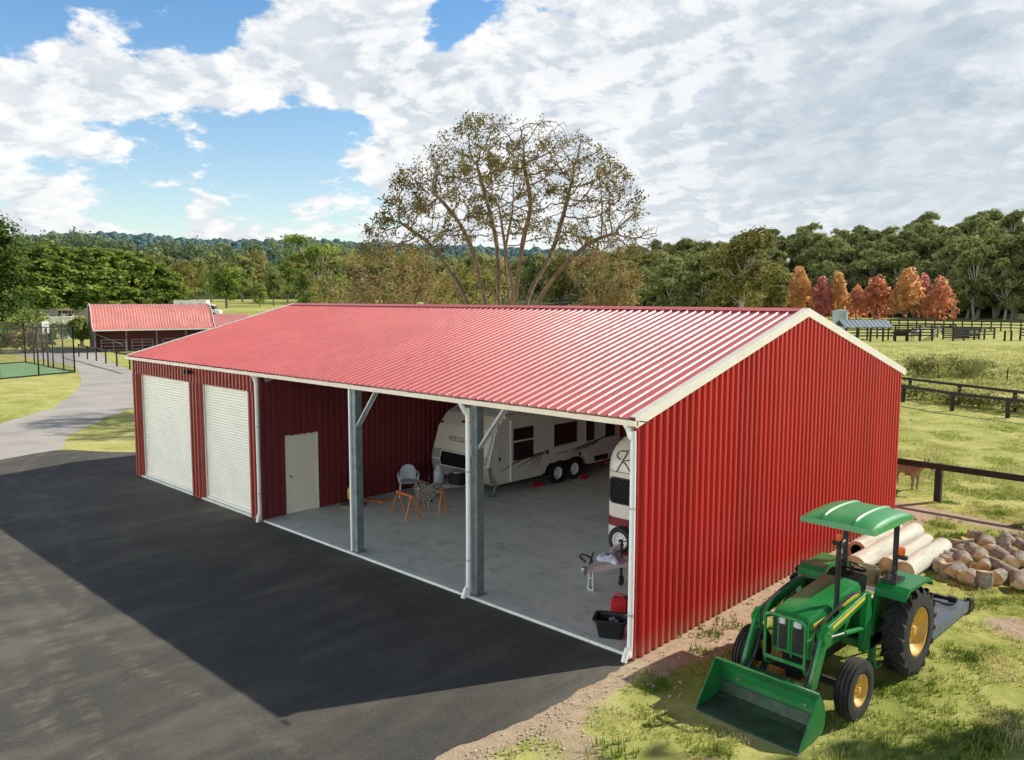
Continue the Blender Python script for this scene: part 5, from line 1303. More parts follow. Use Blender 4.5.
def pen():
    pts = [at(*p) for p in ((79, 356.5), (87.6, 359.5), (96.5, 361), (106, 363.5), (117, 366.5), (130, 369.5), (143, 373))]
    timber_fence(pts, 1.2, 'dark topped pen fence along the gravel drive in front of the stables', (.11, .11), ((-.12, .13),), .06, 'fence', 'fence', 'pen_fence', -1)
pen()
# topiary ball tree
def leaf_cloud(blobs, n, size, seed, clumps=26, shell=.62, flat=.0, sig=.16, tvar=.28, coh=0, full=False):
    "leaf quads in clumps over the surface of several lobes"
    r = np.random.default_rng(seed); vol = np.array([b[3]*b[4]*b[5] for b in blobs])**.67; cnt = np.maximum(1, (n*vol/vol.sum()).astype(int))
    P = []; T = []; N = []
    for b, c in zip(blobs, cnt):
        c0, R = np.array(b[:3]), np.array(b[3:6]); k = max(3, int(clumps*1.0))
        d = r.normal(size=(k, 3)); d /= np.linalg.norm(d, axis=1)[:, None]; d[:, 2] = d[:, 2] if full else np.where(d[:, 2] < -.45, -d[:, 2], d[:, 2])
        rad = shell+(1-shell)*r.random(k)**.6; cc = d*rad[:, None]; ct = r.random(k)
        idx = r.integers(0, k, c); p = cc[idx]+r.normal(size=(c, 3))*sig; 
        P.append(c0+p*R); dn = p/np.maximum(.2, np.linalg.norm(p, axis=1))[:, None]; N.append(dn)
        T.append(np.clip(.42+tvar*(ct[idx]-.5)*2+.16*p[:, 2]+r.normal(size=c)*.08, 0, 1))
    P = np.concatenate(P); T = np.concatenate(T); N = np.concatenate(N); m = len(P)
    nr = N*(.7+.9*coh)+r.normal(size=(m, 3))*(.55-.25*coh)+np.array([0, 0, .25+.15*coh]); nr /= np.linalg.norm(nr, axis=1)[:, None]
    a = np.cross(nr, r.normal(size=(m, 3))); a /= np.maximum(1e-6, np.linalg.norm(a, axis=1))[:, None]; bb = np.cross(nr, a)
    s = size*(.6+.8*r.random(m)); a *= s[:, None]; bb *= (s*(.55+.3*r.random(m)))[:, None]
    V = np.stack([P-a, P-bb*.9, P+a, P+bb*.9], 1).reshape(-1, 3); F = np.arange(m*4).reshape(m, 4)
    return V, F, T
def limb_mesh(name, segs, mat, n=7):
    b = MB()
    for pts, rs in segs: b.tube(pts, rs, n, True)
    me = b.build(name, mat, fix=False)
    return me
def make_tree(name, label, cat, H, R, leafmat, seed, style='gum', nleaf=4500, size=.42, bark='bark_dark', group=None, trunk_h=None):
    r = random.Random(seed); t = thing(name, label, cat, (0, 0, 0), 0, group)
    th = trunk_h if trunk_h is not None else {'gum': .20, 'round': .2, 'cone': .12, 'row': .12, 'wispy': .4}[style]*H
    blobs = []; segs = []
    top = Vector((r.uniform(-.05, .05)*H, r.uniform(-.05, .05)*H, H*.86))
    r0 = .024*H
    segs.append((smooth_path([(0, 0, -.3), (r.uniform(-.1, .1)*R, r.uniform(-.1, .1)*R, H*.3), (top.x*.7, top.y*.7, H*.6), tuple(top)], 4), [r0*(1-.75*i/12) for i in range(13)]))
    if style == 'gum':
        k = r.randint(13, 16)
        for i in range(k):
            a = 2*pi*i/k*1.9+r.uniform(-.4, .4); q = r.uniform(.3, .95)*R; z = th+(H*.93-th)*(i+.4)/k
            q *= (1.0 if z < H*.75 else .62); c = Vector((q*cos(a)*.72, q*sin(a)*.72, z)); s = R*r.uniform(.30, .50)
            blobs.append((c.x, c.y, c.z, s*1.05, s*1.05, s*.92))
            p0 = Vector((0, 0, max(H*.2, z*r.uniform(.45, .7)))); segs.append((smooth_path([tuple(p0), tuple(p0.lerp(c, .5)+Vector((0, 0, -.03*H))), tuple(c)], 4), [r0*.45*(1-.7*j/8) for j in range(9)]))
    elif style == 'round':
        for i in range(10):
            a = i*2.4; q = R*.5*r.uniform(.4, 1); z = th+R*.2+(H-th-R*.35)*((i+.5)/10); c = (q*cos(a), q*sin(a), z); s = R*r.uniform(.42, .62); blobs.append((*c, s, s, s*.85))
            segs.append(([(0, 0, H*.2), (c[0]*.5, c[1]*.5, z*.75), c], [r0*.4, r0*.3, r0*.1]))
    elif style == 'row':
        for i in range(13):
            a = i*2.4; z = H*(.10+.82*(i+.5)/13); q = R*.55*r.uniform(.5, 1)*(1 if z < H*.7 else .6); s = R*r.uniform(.36, .56); blobs.append((q*cos(a), q*sin(a), z, s, s, s*1.0))
    elif style == 'cone':
        for i in range(13):
            z = H*(.14+.80*(i+.5)/13); f = (1-(z/H-.14)/.9)**.75; f = min(f, .55+z/H*1.6); a = i*2.4; q = R*.45*f*r.uniform(.6, 1); s = R*f*.62+.1*R; blobs.append((q*cos(a), q*sin(a), z, s, s, s*1.15))
    elif style == 'wispy':
        for i in range(12):
            a = i*2.4; z = th+(H-th)*(i+.5)/12; q = R*.75*r.uniform(.3, 1); s = R*r.uniform(.22, .36); c = Vector((q*cos(a), q*sin(a), z)); blobs.append((c.x, c.y, z, s*1.3, s*1.3, s*.6))
            p0 = Vector((0, 0, z*.6)); segs.append(([tuple(p0), tuple(p0.lerp(c, .55)), tuple(c)], [r0*.4, r0*.3, r0*.1]))
    limb_mesh('trunk', segs, bark).parent = t
    sig = {'gum': .15, 'round': .16, 'row': .15, 'cone': .11, 'wispy': .3}[style]
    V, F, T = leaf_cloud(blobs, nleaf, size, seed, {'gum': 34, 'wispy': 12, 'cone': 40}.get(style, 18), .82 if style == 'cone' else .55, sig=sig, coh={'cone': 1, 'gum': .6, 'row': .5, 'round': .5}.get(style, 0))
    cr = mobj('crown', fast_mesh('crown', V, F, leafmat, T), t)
    return t
def place(t, px, dist, H=None, H0=None, label=None, rz=None, wide=1.0, z=None, group=None):
    x, y = brg(px, dist); t.location = (x, y, (terrain(x, y) if z is None else z)-.1); s = (H/H0) if H else 1; t.scale = (s*wide, s*wide, s); t.rotation_euler = (0, 0, rnd.uniform(0, 6.28) if rz is None else rz)
    if label: t['label'] = label
    if group: t['group'] = group
    return t

g = gnd(82, 347.5); tp = thing('topiary_tree', 'tree clipped to a round ball in front of the stables', 'tree', (g[0], g[1], 0))
V, F, T = leaf_cloud([(0, 0, 2.1, 1.3, 1.3, 1.2)], 9000, .10, 5, 160, .9, sig=.09, tvar=.14, coh=.8, full=True); mobj('crown', fast_mesh('crown', V, F, 'leaf_row', T), tp)
b = MB().tube([(-.25, 0, -.1), (-.2, 0, 1.4)], .09, 8).tube([(.2, .1, -.1), (.15, 0, 1.4)], .08, 8); b.build('trunk', 'bark_dark', tp)
# distant small things on the left
def simple(name, px, dist, build, label, cat, rz=0, group=None, sc=1):
    x, y = brg(px, dist); t = thing(name, label, cat, (x, y, terrain(x, y)), YAW*-1+rz, group); build(t); t.scale = (sc, sc, sc); return t
def truck(t):
    MB().box(-4.2, 2.6, -1.25, 1.25, .9, 3.5).build('body', 'white', t, bevel=.05); MB().prism([(2.62, .6), (5.2, .6), (5.25, 1.35), (4.3, 1.6), (3.9, 2.5), (2.62, 2.75)], -1.15, 1.15, 'y').build('cab', 'white', t, bevel=.06)
    MB().prism([(3.95, 1.6), (4.33, 1.62), (3.98, 2.38), (3.4, 2.4), (3.4, 1.6)], -1.18, 1.18, 'y').build('cab_window', 'glass', t)
    for x in (-2.6, 1.2): MB().box(x-.3, x+.3, -1.27, -1.245, 2.35, 2.8).build('window', 'glass', t)
    MB().box(-4.0, 4.8, -.9, .9, .55, .88).build('chassis', 'black', t)
    for x in (-2.6, 4.0):
        for sy in (1, -1): MB().lathe([(0, -.15), (.45, -.15), (.48, 0), (.45, .15), (0, .15)], (x, sy*1.05, .48), (0, 1, 0), 16).build('wheel', 'tyre', t)
simple('horse_truck', 198.5, 160, truck, 'white horse truck parked beyond the stable roof', 'truck', radians(4), None, .86)
def hut(t):
    MB().box(-2.0, 2.0, 2.4, 2.5, 0, 2.4).box(-2.0, -1.9, 0, 2.4, 0, 2.4).box(1.9, 2.0, 0, 2.4, 0, 2.4).build('wall', 'brown', t); MB().prism([(-.5, 2.35), (2.8, 2.6), (2.8, 2.72), (-.5, 2.47)], -2.2, 2.2, 'x').build('roof', 'board', t); MB().box(-1.0, 0.2, .9, 2.2, 0, 1.3).build('stored_box', 'cream', t)
simple('field_hut', 68, 165, hut, 'small brown open fronted hut in the far field', 'hut', radians(20), None, .52)
def panel(w, h, m):
    def f(t):
        MB().box(-w/2, w/2, -1.0, 1.0, .02, h).build('body', m, t, bevel=.04); MB().box(-w/2-.05, w/2+.05, -1.05, 1.05, h, h+.08).build('lid', m, t)
    return f
simple('water_trough', 56.5, 175, panel(5.2, 1.35, 'greyb'), 'long pale grey container beside the brown hut', 'container')
simple('water_trough', 90, 178, panel(3.6, 1.3, 'greyb'), 'shorter pale grey container beside the stable roof', 'container')
def jump(c1):
    def f(t):
        for sx in (1, -1):
            MB().box(sx*1.7-.08, sx*1.7+.08, -.3, .3, 0, .1).box(sx*1.7-.06, sx*1.7+.06, -.06, .06, .1, 1.5).build('stand', 'white', t)
        MB().tube([(-1.7, -.1, 1.1), (1.7, -.1, 1.1)], .06, 8).build('pole', 'white', t); MB().tube([(-1.7, -.1, .7), (1.7, -.1, .7)], .06, 8).build('pole', c1, t); MB().box(-1.6, -.1, -.05, .05, .05, .95).build('filler', 'white', t); MB().box(.0, 1.6, -.05, .05, .05, .95).build('filler', c1, t)
    return f
simple('horse_jump', 54, 128, jump('tan'), 'white and tan horse jump set up on the far lawn', 'horse jump', 0)
simple('horse_jump', 64, 137, jump('white'), 'all white horse jump standing behind the tan one', 'horse jump', .3)
def drum(t): MB().box(-.75, .75, -.6, .6, 0, 1.5).build('body', 'greyb', t, bevel=.05); MB().box(-.8, .8, -.65, .65, 1.5, 1.58).build('lid', 'white', t)
simple('storage_bin', 68, 118, drum, 'pale blue white bin beside the clipped ball tree', 'bin', 0, None, .72)
def rails(px0, px1, d0, d1, n, h, label):
    A, B = Vector(brg(px0, d0)), Vector(brg(px1, d1)); timber_fence([tuple(A.lerp(B, i/n)) for i in range(n+1)], h, label, (.14, .14), ((-.1, .1), (-.6, .1)), .05, 'fence', 'post_grey', 'field_fence')
rails(40, 96, 158, 160, 9, 1.3, 'grey rail fence in the far field behind the jumps'); rails(64, 95, 142, 140, 5, 1.3, 'nearer grey rail fence in the far field')

# ------------------------------------------------------------------ hills (terrain) and forests
def hill(name, pxs, d0, d1, prof, mat, label, nd=14):
    "prof(px) -> crest height; rises from d0 to d1 and then stays"
    V = []; ds = [d0+(d1-d0)*i/(nd-4) for i in range(nd-3)]+[d1*1.15, d1*1.4, d1*1.8]
    for d in ds:
        for px in pxs:
            x, y = brg(px, d); V.append((x, y, -1+(prof(px)+1)*sstep(d0, d1, d)+4*fnoise(x, y, .008, 3)*sstep(d0, d1, d)))
    n = len(pxs); F = [(j*n+i, j*n+i+1, (j+1)*n+i+1, (j+1)*n+i) for j in range(len(ds)-1) for i in range(n-1)]
    me = fast_mesh(name, V, F, mat, smooth=True); return tag(mobj(name, me), label, kind='structure')
def hfun(prof, d0, d1):
    def f(px, d): 
        x, y = brg(px, d); return -1+(prof(px)+1)*sstep(d0, d1, d)+4*fnoise(x, y, .008, 3)*sstep(d0, d1, d)
    return f
def interp(tab):
    X = [a for a, _ in tab]; Y = [c for _, c in tab]; return lambda px: float(np.interp(px, X, Y))
RD0, RD1 = 262, 430
rtop = interp([(520, 262), (600, 256), (640, 245), (700, 236), (760, 228), (830, 222), (900, 216), (960, 212), (1024, 208), (1300, 200), (1600, 215)])
rprof = lambda px: max(2, hz(px, 430, rtop(px)+3)-19)
hill('hill_right', list(np.linspace(480, 1600, 60)), RD0, RD1, rprof, 'hill', 'wooded hillside rising behind the right paddock')
mtop = interp([(-200, 240), (60, 243), (110, 247), (180, 250), (250, 249), (330, 252), (400, 256), (520, 262), (700, 266)])
mprof = lambda px: hz(px, 620, mtop(px))-12
hill('hill_middle', list(np.linspace(-250, 760, 50)), 430, 620, mprof, 'hill', 'wooded lower hill in the left distance')
ftop = interp([(-300, 236), (0, 233), (60, 229), (150, 231), (200, 234), (300, 236), (400, 238), (500, 242), (650, 248), (800, 250)])
fprof = lambda px: hz(px, 1350, ftop(px))-20
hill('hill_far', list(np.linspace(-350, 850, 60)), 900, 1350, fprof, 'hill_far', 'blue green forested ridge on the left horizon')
def forest_mass(name, px0, px1, d0, d1, hf, n, Rm, per, size, mat, label, seed):
    r = np.random.default_rng(seed); Vs = []; Ts = []; tot = 0
    blobs = []
    for i in range(n):
        px = r.uniform(px0, px1); d = d0+(d1-d0)*r.random()**.7; x, y = brg(px, d); z = hf(px, d); R = Rm*r.uniform(.65, 1.25); h = R*r.uniform(1.5, 2.3)
        V, F, T = leaf_cloud([(x, y, z+h*.62, R, R, h*.42)], per, size, seed*1000+i, 9, .6, sig=.2); Vs.append(V); Ts.append(np.clip(T+r.uniform(-.2, .2), 0, 1))
    V = np.concatenate(Vs); T = np.concatenate(Ts); F = np.arange(len(V)).reshape(-1, 4)
    return tag(mobj(name, fast_mesh(name, V, F, mat, T)), label, kind='stuff')
def crown_mass(name, px0, px1, d0, d1, hf, n, Rm, mat, label, seed):
    r = np.random.default_rng(seed); bm = bmesh.new(); bmesh.ops.create_icosphere(bm, subdivisions=2, radius=1); B = np.array([v.co[:] for v in bm.verts]); BF = np.array([[v.index for v in f.verts] for f in bm.faces]); bm.free()
    Vs = []; Fs = []; Ts = []; off = 0
    for i in range(n):
        px = r.uniform(px0, px1); d = d0+(d1-d0)*r.random()**.8; x, y = brg(px, d); z = hf(px, d); R = Rm*r.uniform(.6, 1.25); h = R*r.uniform(1.1, 1.8)
        o = r.uniform(0, 50); k = np.array([1+.5*mnoise.fractal(Vector((p[0]*2.1+o, p[1]*2.1, p[2]*2.1+i)), 1, 2, 4) for p in B])
        V = B*k[:, None]*np.array([R, R, h*.62])+np.array([x, y, z+h*.5]); Vs.append(V); Fs.append(BF+off); off += len(V)
        T = np.clip(.5+r.uniform(-.22, .22)+.5*(k[BF].mean(1)-1)+r.normal(size=len(BF))*.08, 0, 1); Ts.append(T)
    return tag(mobj(name, fast_mesh(name, np.concatenate(Vs), np.concatenate(Fs), mat, np.concatenate(Ts), smooth=False)), label, kind='stuff')
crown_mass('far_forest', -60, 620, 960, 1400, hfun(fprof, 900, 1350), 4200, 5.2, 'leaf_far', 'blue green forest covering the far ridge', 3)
forest_mass('hill_forest', -40, 640, 440, 640, hfun(mprof, 430, 620), 520, 7, 120, 1.0, 'leaf_mid', 'mixed green forest covering the lower hill', 4)

# individual trees: right hillside and tree line
GH = 20.0
gums = [make_tree('gum_tree', 'tall green gum tree in the forest on the right hillside', 'tree', GH, 6.0+.6*i, 'leaf_gum', 40+i, 'gum', 9500, .36, 'bark_pal', 'gum trees on the right hillside') for i in range(4)]
def scatter():
    r = random.Random(11); pts = []; used = [0]
    hf = hfun(rprof, RD0, RD1); tries = 0
    while len(pts) < 190 and tries < 9000:
        tries += 1
        px = r.uniform(585, 1110); d = RD0-8+(RD1-RD0+12)*r.random()**.85
        x, y = brg(px, d)
        if px > 770 and px < 950 and d < 285: continue
        if all((x-a)**2+(y-c)**2 > 7.6**2 for a, c in pts):
            pts.append((x, y)); k = r.randrange(4)
            t = gums[k] if not (used[0] & (1 << k)) else copy_tree(gums[k]); used[0] |= 1 << k
            place(t, px, d, r.uniform(14, 21), GH, wide=r.uniform(.95, 1.3), z=max(0, hf(px, d)))
scatter()
lg = make_tree('gum_tree', 'large spreading olive gum tree right behind the shed gable', 'tree', 24, 9, 'leaf_olive', 77, 'gum', 9000, .42, 'bark_pal'); place(lg, 741, 225, 23.5, 24, wide=1.25)
for i, (px, d, H, w, lab) in enumerate(((668, 215, 15, 1.5, 'broad dark gum tree left of the large olive one'), (700, 240, 18, 1.2, 'dark gum tree between the broad one and the large olive one'), (632, 230, 14, 1.5, 'low dark gum tree close to the bare tree crown'))):
    place(copy_tree(gums[i]), px, d, H, GH, lab, wide=w)
o = make_tree('gum_tree', 'olive gold shrubby tree at the left end of the autumn trees', 'tree', 12, 5, 'leaf_olive', 78, 'round', 3800, .36, 'bark_pal'); place(o, 772, 238, 8.5, 12, wide=1.2)
for i, (px, d, H, w) in enumerate(((950, 288, 23, 1.0), (973, 275, 24, 1.1), (992, 282, 22, 1.2), (1012, 276, 25, 1.2), (1040, 270, 24, 1.2), (962, 296, 20, 1.3), (1000, 300, 21, 1.2))):
    t = copy_tree(gums[i % 4]); place(t, px, d, H, GH, 'tall dark gum tree at the foot of the hill right of the autumn trees', wide=w, group='gum trees at the foot of the right hill')
# autumn trees
AH = 12.0
au = {k: make_tree('autumn_tree', 'autumn tree', 'tree', AH, 4.6, 'leaf_'+k, 60+i, 'cone', 2700, .36) for i, k in enumerate(('gold', 'red', 'orange'))}
AUT = [(796, 250, 266, 27, 'gold', 'orange gold autumn tree, leftmost of the row under the hill'), (818.5, 250, 276, 21, 'red', 'pinkish red autumn tree, second from the left of the row'), (834.5, 252, 271, 20, 'gold', 'golden autumn tree, third from the left of the row'),
       (853.5, 250, 284, 18, 'orange', 'small orange autumn tree in the middle of the row'), (873, 247, 275, 30, 'orange', 'wide orange autumn tree right of the small orange one'), (903, 245, 267, 33, 'gold', 'largest autumn tree, gold with a red top'), (919, 254, 272, 16, 'red', 'deep red autumn tree tucked behind the largest one'), (936, 244, 276, 28, 'orange', 'orange red autumn tree, rightmost of the row')]
seen = set()
for px, d, top, wpx, k, lab in AUT:
    H = hz(px, d, top); wid = wpx/FOC*d*cos(math.atan((px-512)/FOC)); t = au[k] if k not in seen else copy_tree(au[k]); seen.add(k)
    place(t, px, d, H, AH, lab, wide=(wid/2)/(3.5*H/AH), group='autumn trees in a row')
# left: the row of dense trees
RH = 16.0
rows = [make_tree('row_tree', 'dense green tree', 'tree', RH, 5.2, 'leaf_row', 80+i, 'row', 6500, .34) for i in range(3)]
rt = [(20, 172, 252), (38, 175, 249), (56, 178, 250), (74, 181, 250), (90, 184, 251), (105, 187, 251), (120, 190, 252), (134, 193, 255), (147, 196, 258), (159, 199, 263), (170, 203, 270), (4, 185, 247), (-14, 180, 246), (48, 196, 247), (82, 200, 249), (112, 205, 251), (140, 210, 256)]
for i, (px, d, top) in enumerate(rt):
    x, y = brg(px, d); H = (hz(px, d, top)-terrain(x, y)+.1)*.95; t = rows[i] if i < 3 else copy_tree(rows[i % 3])
    place(t, px, d, H, RH, 'dense green tree in the tall row across the far left field', wide=1.25*RH/H*(1.12 if i % 2 else 1.0), group='dense trees in the left row')
# big dark tree at the left edge, small one behind, shrubs
bt = make_tree('large_tree', 'very large dark green tree at the left edge beyond the court', 'tree', 16, 8.2, 'leaf_dark', 101, 'row', 15000, .27); place(bt, -10, 108, 13.2, 16, wide=.95)
t = make_tree('large_tree', 'thin brownish green tree top showing above the large dark tree', 'tree', 22, 4, 'leaf_gum', 103, 'gum', 4500, .34, 'bark_pal'); place(t, 4, 150, 15.0, 22, wide=1.0)
def shrub(px, d, H, R, mat, label, seed, n=2200, size=.16):
    x, y = brg(px, d); t = thing('shrub', label, 'shrub', (x, y, terrain(x, y)))
    r = random.Random(seed); bl = [(r.uniform(-.5, .5)*R, r.uniform(-.5, .5)*R, H*r.uniform(.3, .7), R*.6, R*.6, H*.42) for _ in range(6)]
    V, F, T = leaf_cloud(bl, n, size, seed, 14, .5, sig=.2); mobj('foliage', fast_mesh('foliage', V, F, mat, T), t)
    b = MB()
    for i in range(5): a = i*1.3; b.tube([(0, 0, -.1), (R*.3*cos(a), R*.3*sin(a), H*.55)], [.05, .02], 5)
    b.build('stem', 'bark_dark', t); return t
shrub(33, 101, 4.0, 2.6, 'leaf_light', 'yellow green shrub under the large dark tree, left of the backboard', 1)
shrub(26, 97, 2.4, 1.8, 'leaf_brown', 'pinkish brown shrub low in front of the yellow green one', 2); shrub(53, 112, 2.4, 2.0, 'leaf_light', 'bright green shrub right of the basketball backboard', 4); shrub(1, 99, 2.6, 1.8, 'leaf_light', 'light green shrub at the very left edge', 6)
# middle distance, left of the bare tree
mids = [make_tree('field_tree', 'round green tree', 'tree', 12, 5.2, m, 110+i, 'round', 4200, .33) for i, m in enumerate(('leaf_gum', 'leaf_row', 'leaf_light', 'leaf_olive'))]
MD = [(229, 235, 270, 40, 1, 'round deep green tree standing out above the white truck'), (262, 250, 288, 18, 2, 'small yellow green tree right of the round deep green one'), (276, 262, 276, 26, 0, 'grey green tree right of the small yellow green one'),
      (200, 300, 266, 26, 0, None), (188, 280, 268, 30, 3, None), (214, 320, 262, 30, 0, None), (245, 330, 262, 34, 0, None), (290, 300, 268, 34, 1, None), (305, 320, 262, 34, 3, None), (330, 290, 262, 40, 0, None), (352, 310, 262, 40, 3, None), (380, 300, 265, 44, 0, None),
      (410, 310, 262, 46, 3, None), (440, 300, 266, 44, 0, None), (470, 310, 262, 46, 0, None), (500, 300, 266, 44, 3, None), (530, 290, 262, 44, 0, None), (560, 285, 262, 46, 3, None), (595, 280, 258, 44, 0, None), (172, 330, 262, 30, 0, None), (258, 345, 258, 30, 3, None), (318, 345, 258, 34, 0, None), (160, 345, 262, 30, 3, None), (620, 275, 254, 44, 3, None)]
seen = set()
for px, d, top, wpx, k, lab in MD:
    x, y = brg(px, d); H = hz(px, d, top)-terrain(x, y)+.6; wid = wpx/FOC*d; t = mids[k] if k not in seen else copy_tree(mids[k]); seen.add(k)
    place(t, px, d, H, 12, lab or 'rounded tree in the middle distance at the foot of the lower hill', wide=(wid/2)/(5.0*H/12), group=None if lab else 'trees at the foot of the lower hill')
    if lab and 'group' in t: del t['group']
wt = make_tree('slender_tree', 'tall light green wispy tree left of the bare tree, behind the shed ridge', 'tree', 16, 4.2, 'leaf_light', 131, 'wispy', 5200, .22, 'bark_pal'); place(wt, 322, 92, 12.2, 16, wide=1.15)

# ------------------------------------------------------------------ bare spreading tree behind the shed (space colonisation)
def branching_tree(name, label, base, stems, dome, n_attr, step, seed, leaf_n, leaf_size, leafmat, barkmat, r_tip=.016, expo=2.35, leafkeep=.5, rmax=None, upbias=.12):
    r = np.random.default_rng(seed)
    pts = []; par = []
    for st in stems:
        P = smooth_path(st, 5); prev = -1
        for p in P: pts.append(np.array(p)); par.append(prev); prev = len(pts)-1
    A = dome(r, n_attr)
    pos = np.array(pts); D = np.full(len(A), 1e9); I = np.zeros(len(A), int)
    def upd(i0):
        nonlocal D, I
        for s in range(i0, len(pos), 64):
            d = np.linalg.norm(A[:, None, :]-pos[None, s:s+64], axis=2); j = d.argmin(1); m = d[np.arange(len(A)), j]; b_ = m < D; D = np.where(b_, m, D); I = np.where(b_, j+s, I)
    upd(0); di = 8.0
    for it in range(160):
        act = D < di
        if not act.any(): break
        new = {}
        for a, i in zip(A[act], I[act]): new.setdefault(i, []).append(a)
        i0 = len(pos); add = []
        for i, L_ in new.items():
            v = np.mean([(a-pos[i])/max(1e-6, np.linalg.norm(a-pos[i])) for a in L_], axis=0)+r.normal(size=3)*.14+np.array([0, 0, upbias]); v /= max(1e-6, np.linalg.norm(v)); add.append(pos[i]+v*step); par.append(i)
        pos = np.vstack([pos, add]); upd(i0)
        keep = D > step*1.6
        A = A[keep]; D = D[keep]; I = I[keep]
        if len(A) == 0 or len(pos) > 9000: break
    n = len(pos); ch = [[] for _ in range(n)]
    for i, p in enumerate(par):
        if p >= 0: ch[p].append(i)
    rad = np.zeros(n); cnt = np.zeros(n)
    for i in range(n-1, -1, -1):
        # children always have larger indices
        s = sum(rad[c]**expo for c in ch[i]); rad[i] = max(r_tip, s**(1/expo)) if ch[i] else r_tip
    if rmax: rad = np.minimum(rad, rmax)
    t = thing(name, label, 'tree', base); b = MB(); done = [False]*n
    starts = [i for i in range(n) if par[i] < 0]; stack = [(i, None) for i in starts]
    while stack:
        i, p = stack.pop(); path = [p] if p is not None else []; path.append(i); cur = i
        while ch[cur]:
            k = max(ch[cur], key=lambda c: rad[c])
            for c in ch[cur]:
                if c != k: stack.append((c, cur))
            path.append(k); cur = k
        if len(path) < 2: continue
        rr = [rad[q] for q in path]
        if p is not None: rr[0] = rr[1]
        b.tube([pos[q] for q in path], rr, 7 if rr[0] > .06 else (5 if rr[0] > .025 else 4), False)
    tr = b.build('trunk', barkmat, t, fix=False)
    # sparse leaves in tufts near the twig ends
    tips = [i for i in range(n) if rad[i] < r_tip*1.9 and r.random() < leafkeep]
    tv = r.random(len(tips)); P = []; T = []
    per = max(1, int(leaf_n/max(1, len(tips))))
    for q, i in enumerate(tips):
        dens = fnoise(pos[i][0], pos[i][2], .35, seed)
        k = int(per*max(0, .8+3.6*dens))
        if k: P.append(pos[i]+r.normal(size=(k, 3))*.17); T.append(np.clip(tv[q]*.55+.25+r.normal(size=k)*.12, 0, 1))
    P = np.concatenate(P); T = np.concatenate(T); m = len(P)
    nr = r.normal(size=(m, 3)); nr /= np.linalg.norm(nr, axis=1)[:, None]; a = np.cross(nr, r.normal(size=(m, 3))); a /= np.linalg.norm(a, axis=1)[:, None]; bb = np.cross(nr, a); s = leaf_size*(.6+.8*r.random(m))
    a *= s[:, None]; bb *= (s*.55)[:, None]; V = np.stack([P-a, P-bb, P+a, P+bb], 1).reshape(-1, 3)
    mobj('foliage', fast_mesh('foliage', V, np.arange(m*4).reshape(m, 4), leafmat, T), t)
    print('TREE', name, n, m)
    return t
DB = 42.0
bx_, by_ = brg(512, DB); rt_ = _r0/np.linalg.norm(_r0); fd_ = np.array([_fw[0], _fw[1], 0])/hypot(_fw[0], _fw[1])
def tp_(px, py, dep=0):
    "point of the spreading tree: picture column and row at the tree's distance, pushed dep metres further back; in tree coordinates"
    dd = DB+dep; v = rt_*((px-512)/FOC*dd)+fd_*(dep); return (v[0], v[1], CAM[2]+(298.3-py)/FOC*dd)
stems = [[tp_(505, 398), tp_(478, 330, .3), tp_(462, 292, .6), tp_(448, 268, 1.2), tp_(428, 243, 1.6), tp_(404, 226, 1.8)],
         [tp_(508, 398), tp_(492, 330, -.3), tp_(481, 285, -.8), tp_(472, 250, -1.2), tp_(458, 222, -1.6), tp_(436, 196, -2.0)],
         [tp_(511, 398), tp_(502, 330, .2), tp_(498, 285, .8), tp_(497, 248, 1.4), tp_(489, 210, 1.7), tp_(478, 172, 2.2)],
         [tp_(513, 398), tp_(514, 330, -.2), tp_(517, 280, -.8), tp_(523, 240, -1.5), tp_(530, 205, -1.6), tp_(522, 165, -2.2)],
         [tp_(516, 398), tp_(522, 330, .4), tp_(531, 290, 1.2), tp_(549, 258, 2.0), tp_(560, 225, 2.6), tp_(570, 185, 3.0)],
         [tp_(519, 398), tp_(528, 330, -.2), tp_(541, 296, -.6), tp_(562, 268, -1.0), tp_(588, 244, -1.4), tp_(614, 234, -1.6)],
         [tp_(512, 398), tp_(512, 330, 1), tp_(508, 290, 2.2), tp_(505, 255, 3.5), tp_(512, 215, 4.2)], [tp_(512, 398), tp_(509, 330, -1), tp_(512, 290, -2.2), tp_(506, 255, -3.5), tp_(500, 215, -4.4)]]
def dome(r, n):
    out = []
    while len(out) < n:
        px = r.uniform(354, 662); py = r.uniform(108, 262); u = (px-508)/153; 
        topy = 115+128*abs(u)**2.3 if u < 0 else 115+108*abs(u)**2.6
        lowy = 268-60*max(0, 1-abs(u))**.8
        topy += 7+8*fnoise(px, 0, .045, 3.3)+7*fnoise(px, 5, .2, 1.3)
        if py < topy or py > lowy+22: continue
        w = 5.6*sqrt(max(0, 1-((px-509)/150)**2))*min(1, .35+(py-topy)/60); dep = r.uniform(-w, w)
        # favour the outer shell
        if r.random() > .35+.65*(1-min(1, (py-topy)/110)): continue
        out.append(tp_(px, py, dep))
    return np.array(out)
branching_tree('spreading_tree', 'large spreading nearly bare tree with many stems, behind the shed ridge', (bx_, by_, 0), stems, dome, 3800, .29, 21, 24000, .07, 'leaf_bare', 'bark_brown', .0135, 2.2, .34, .155)
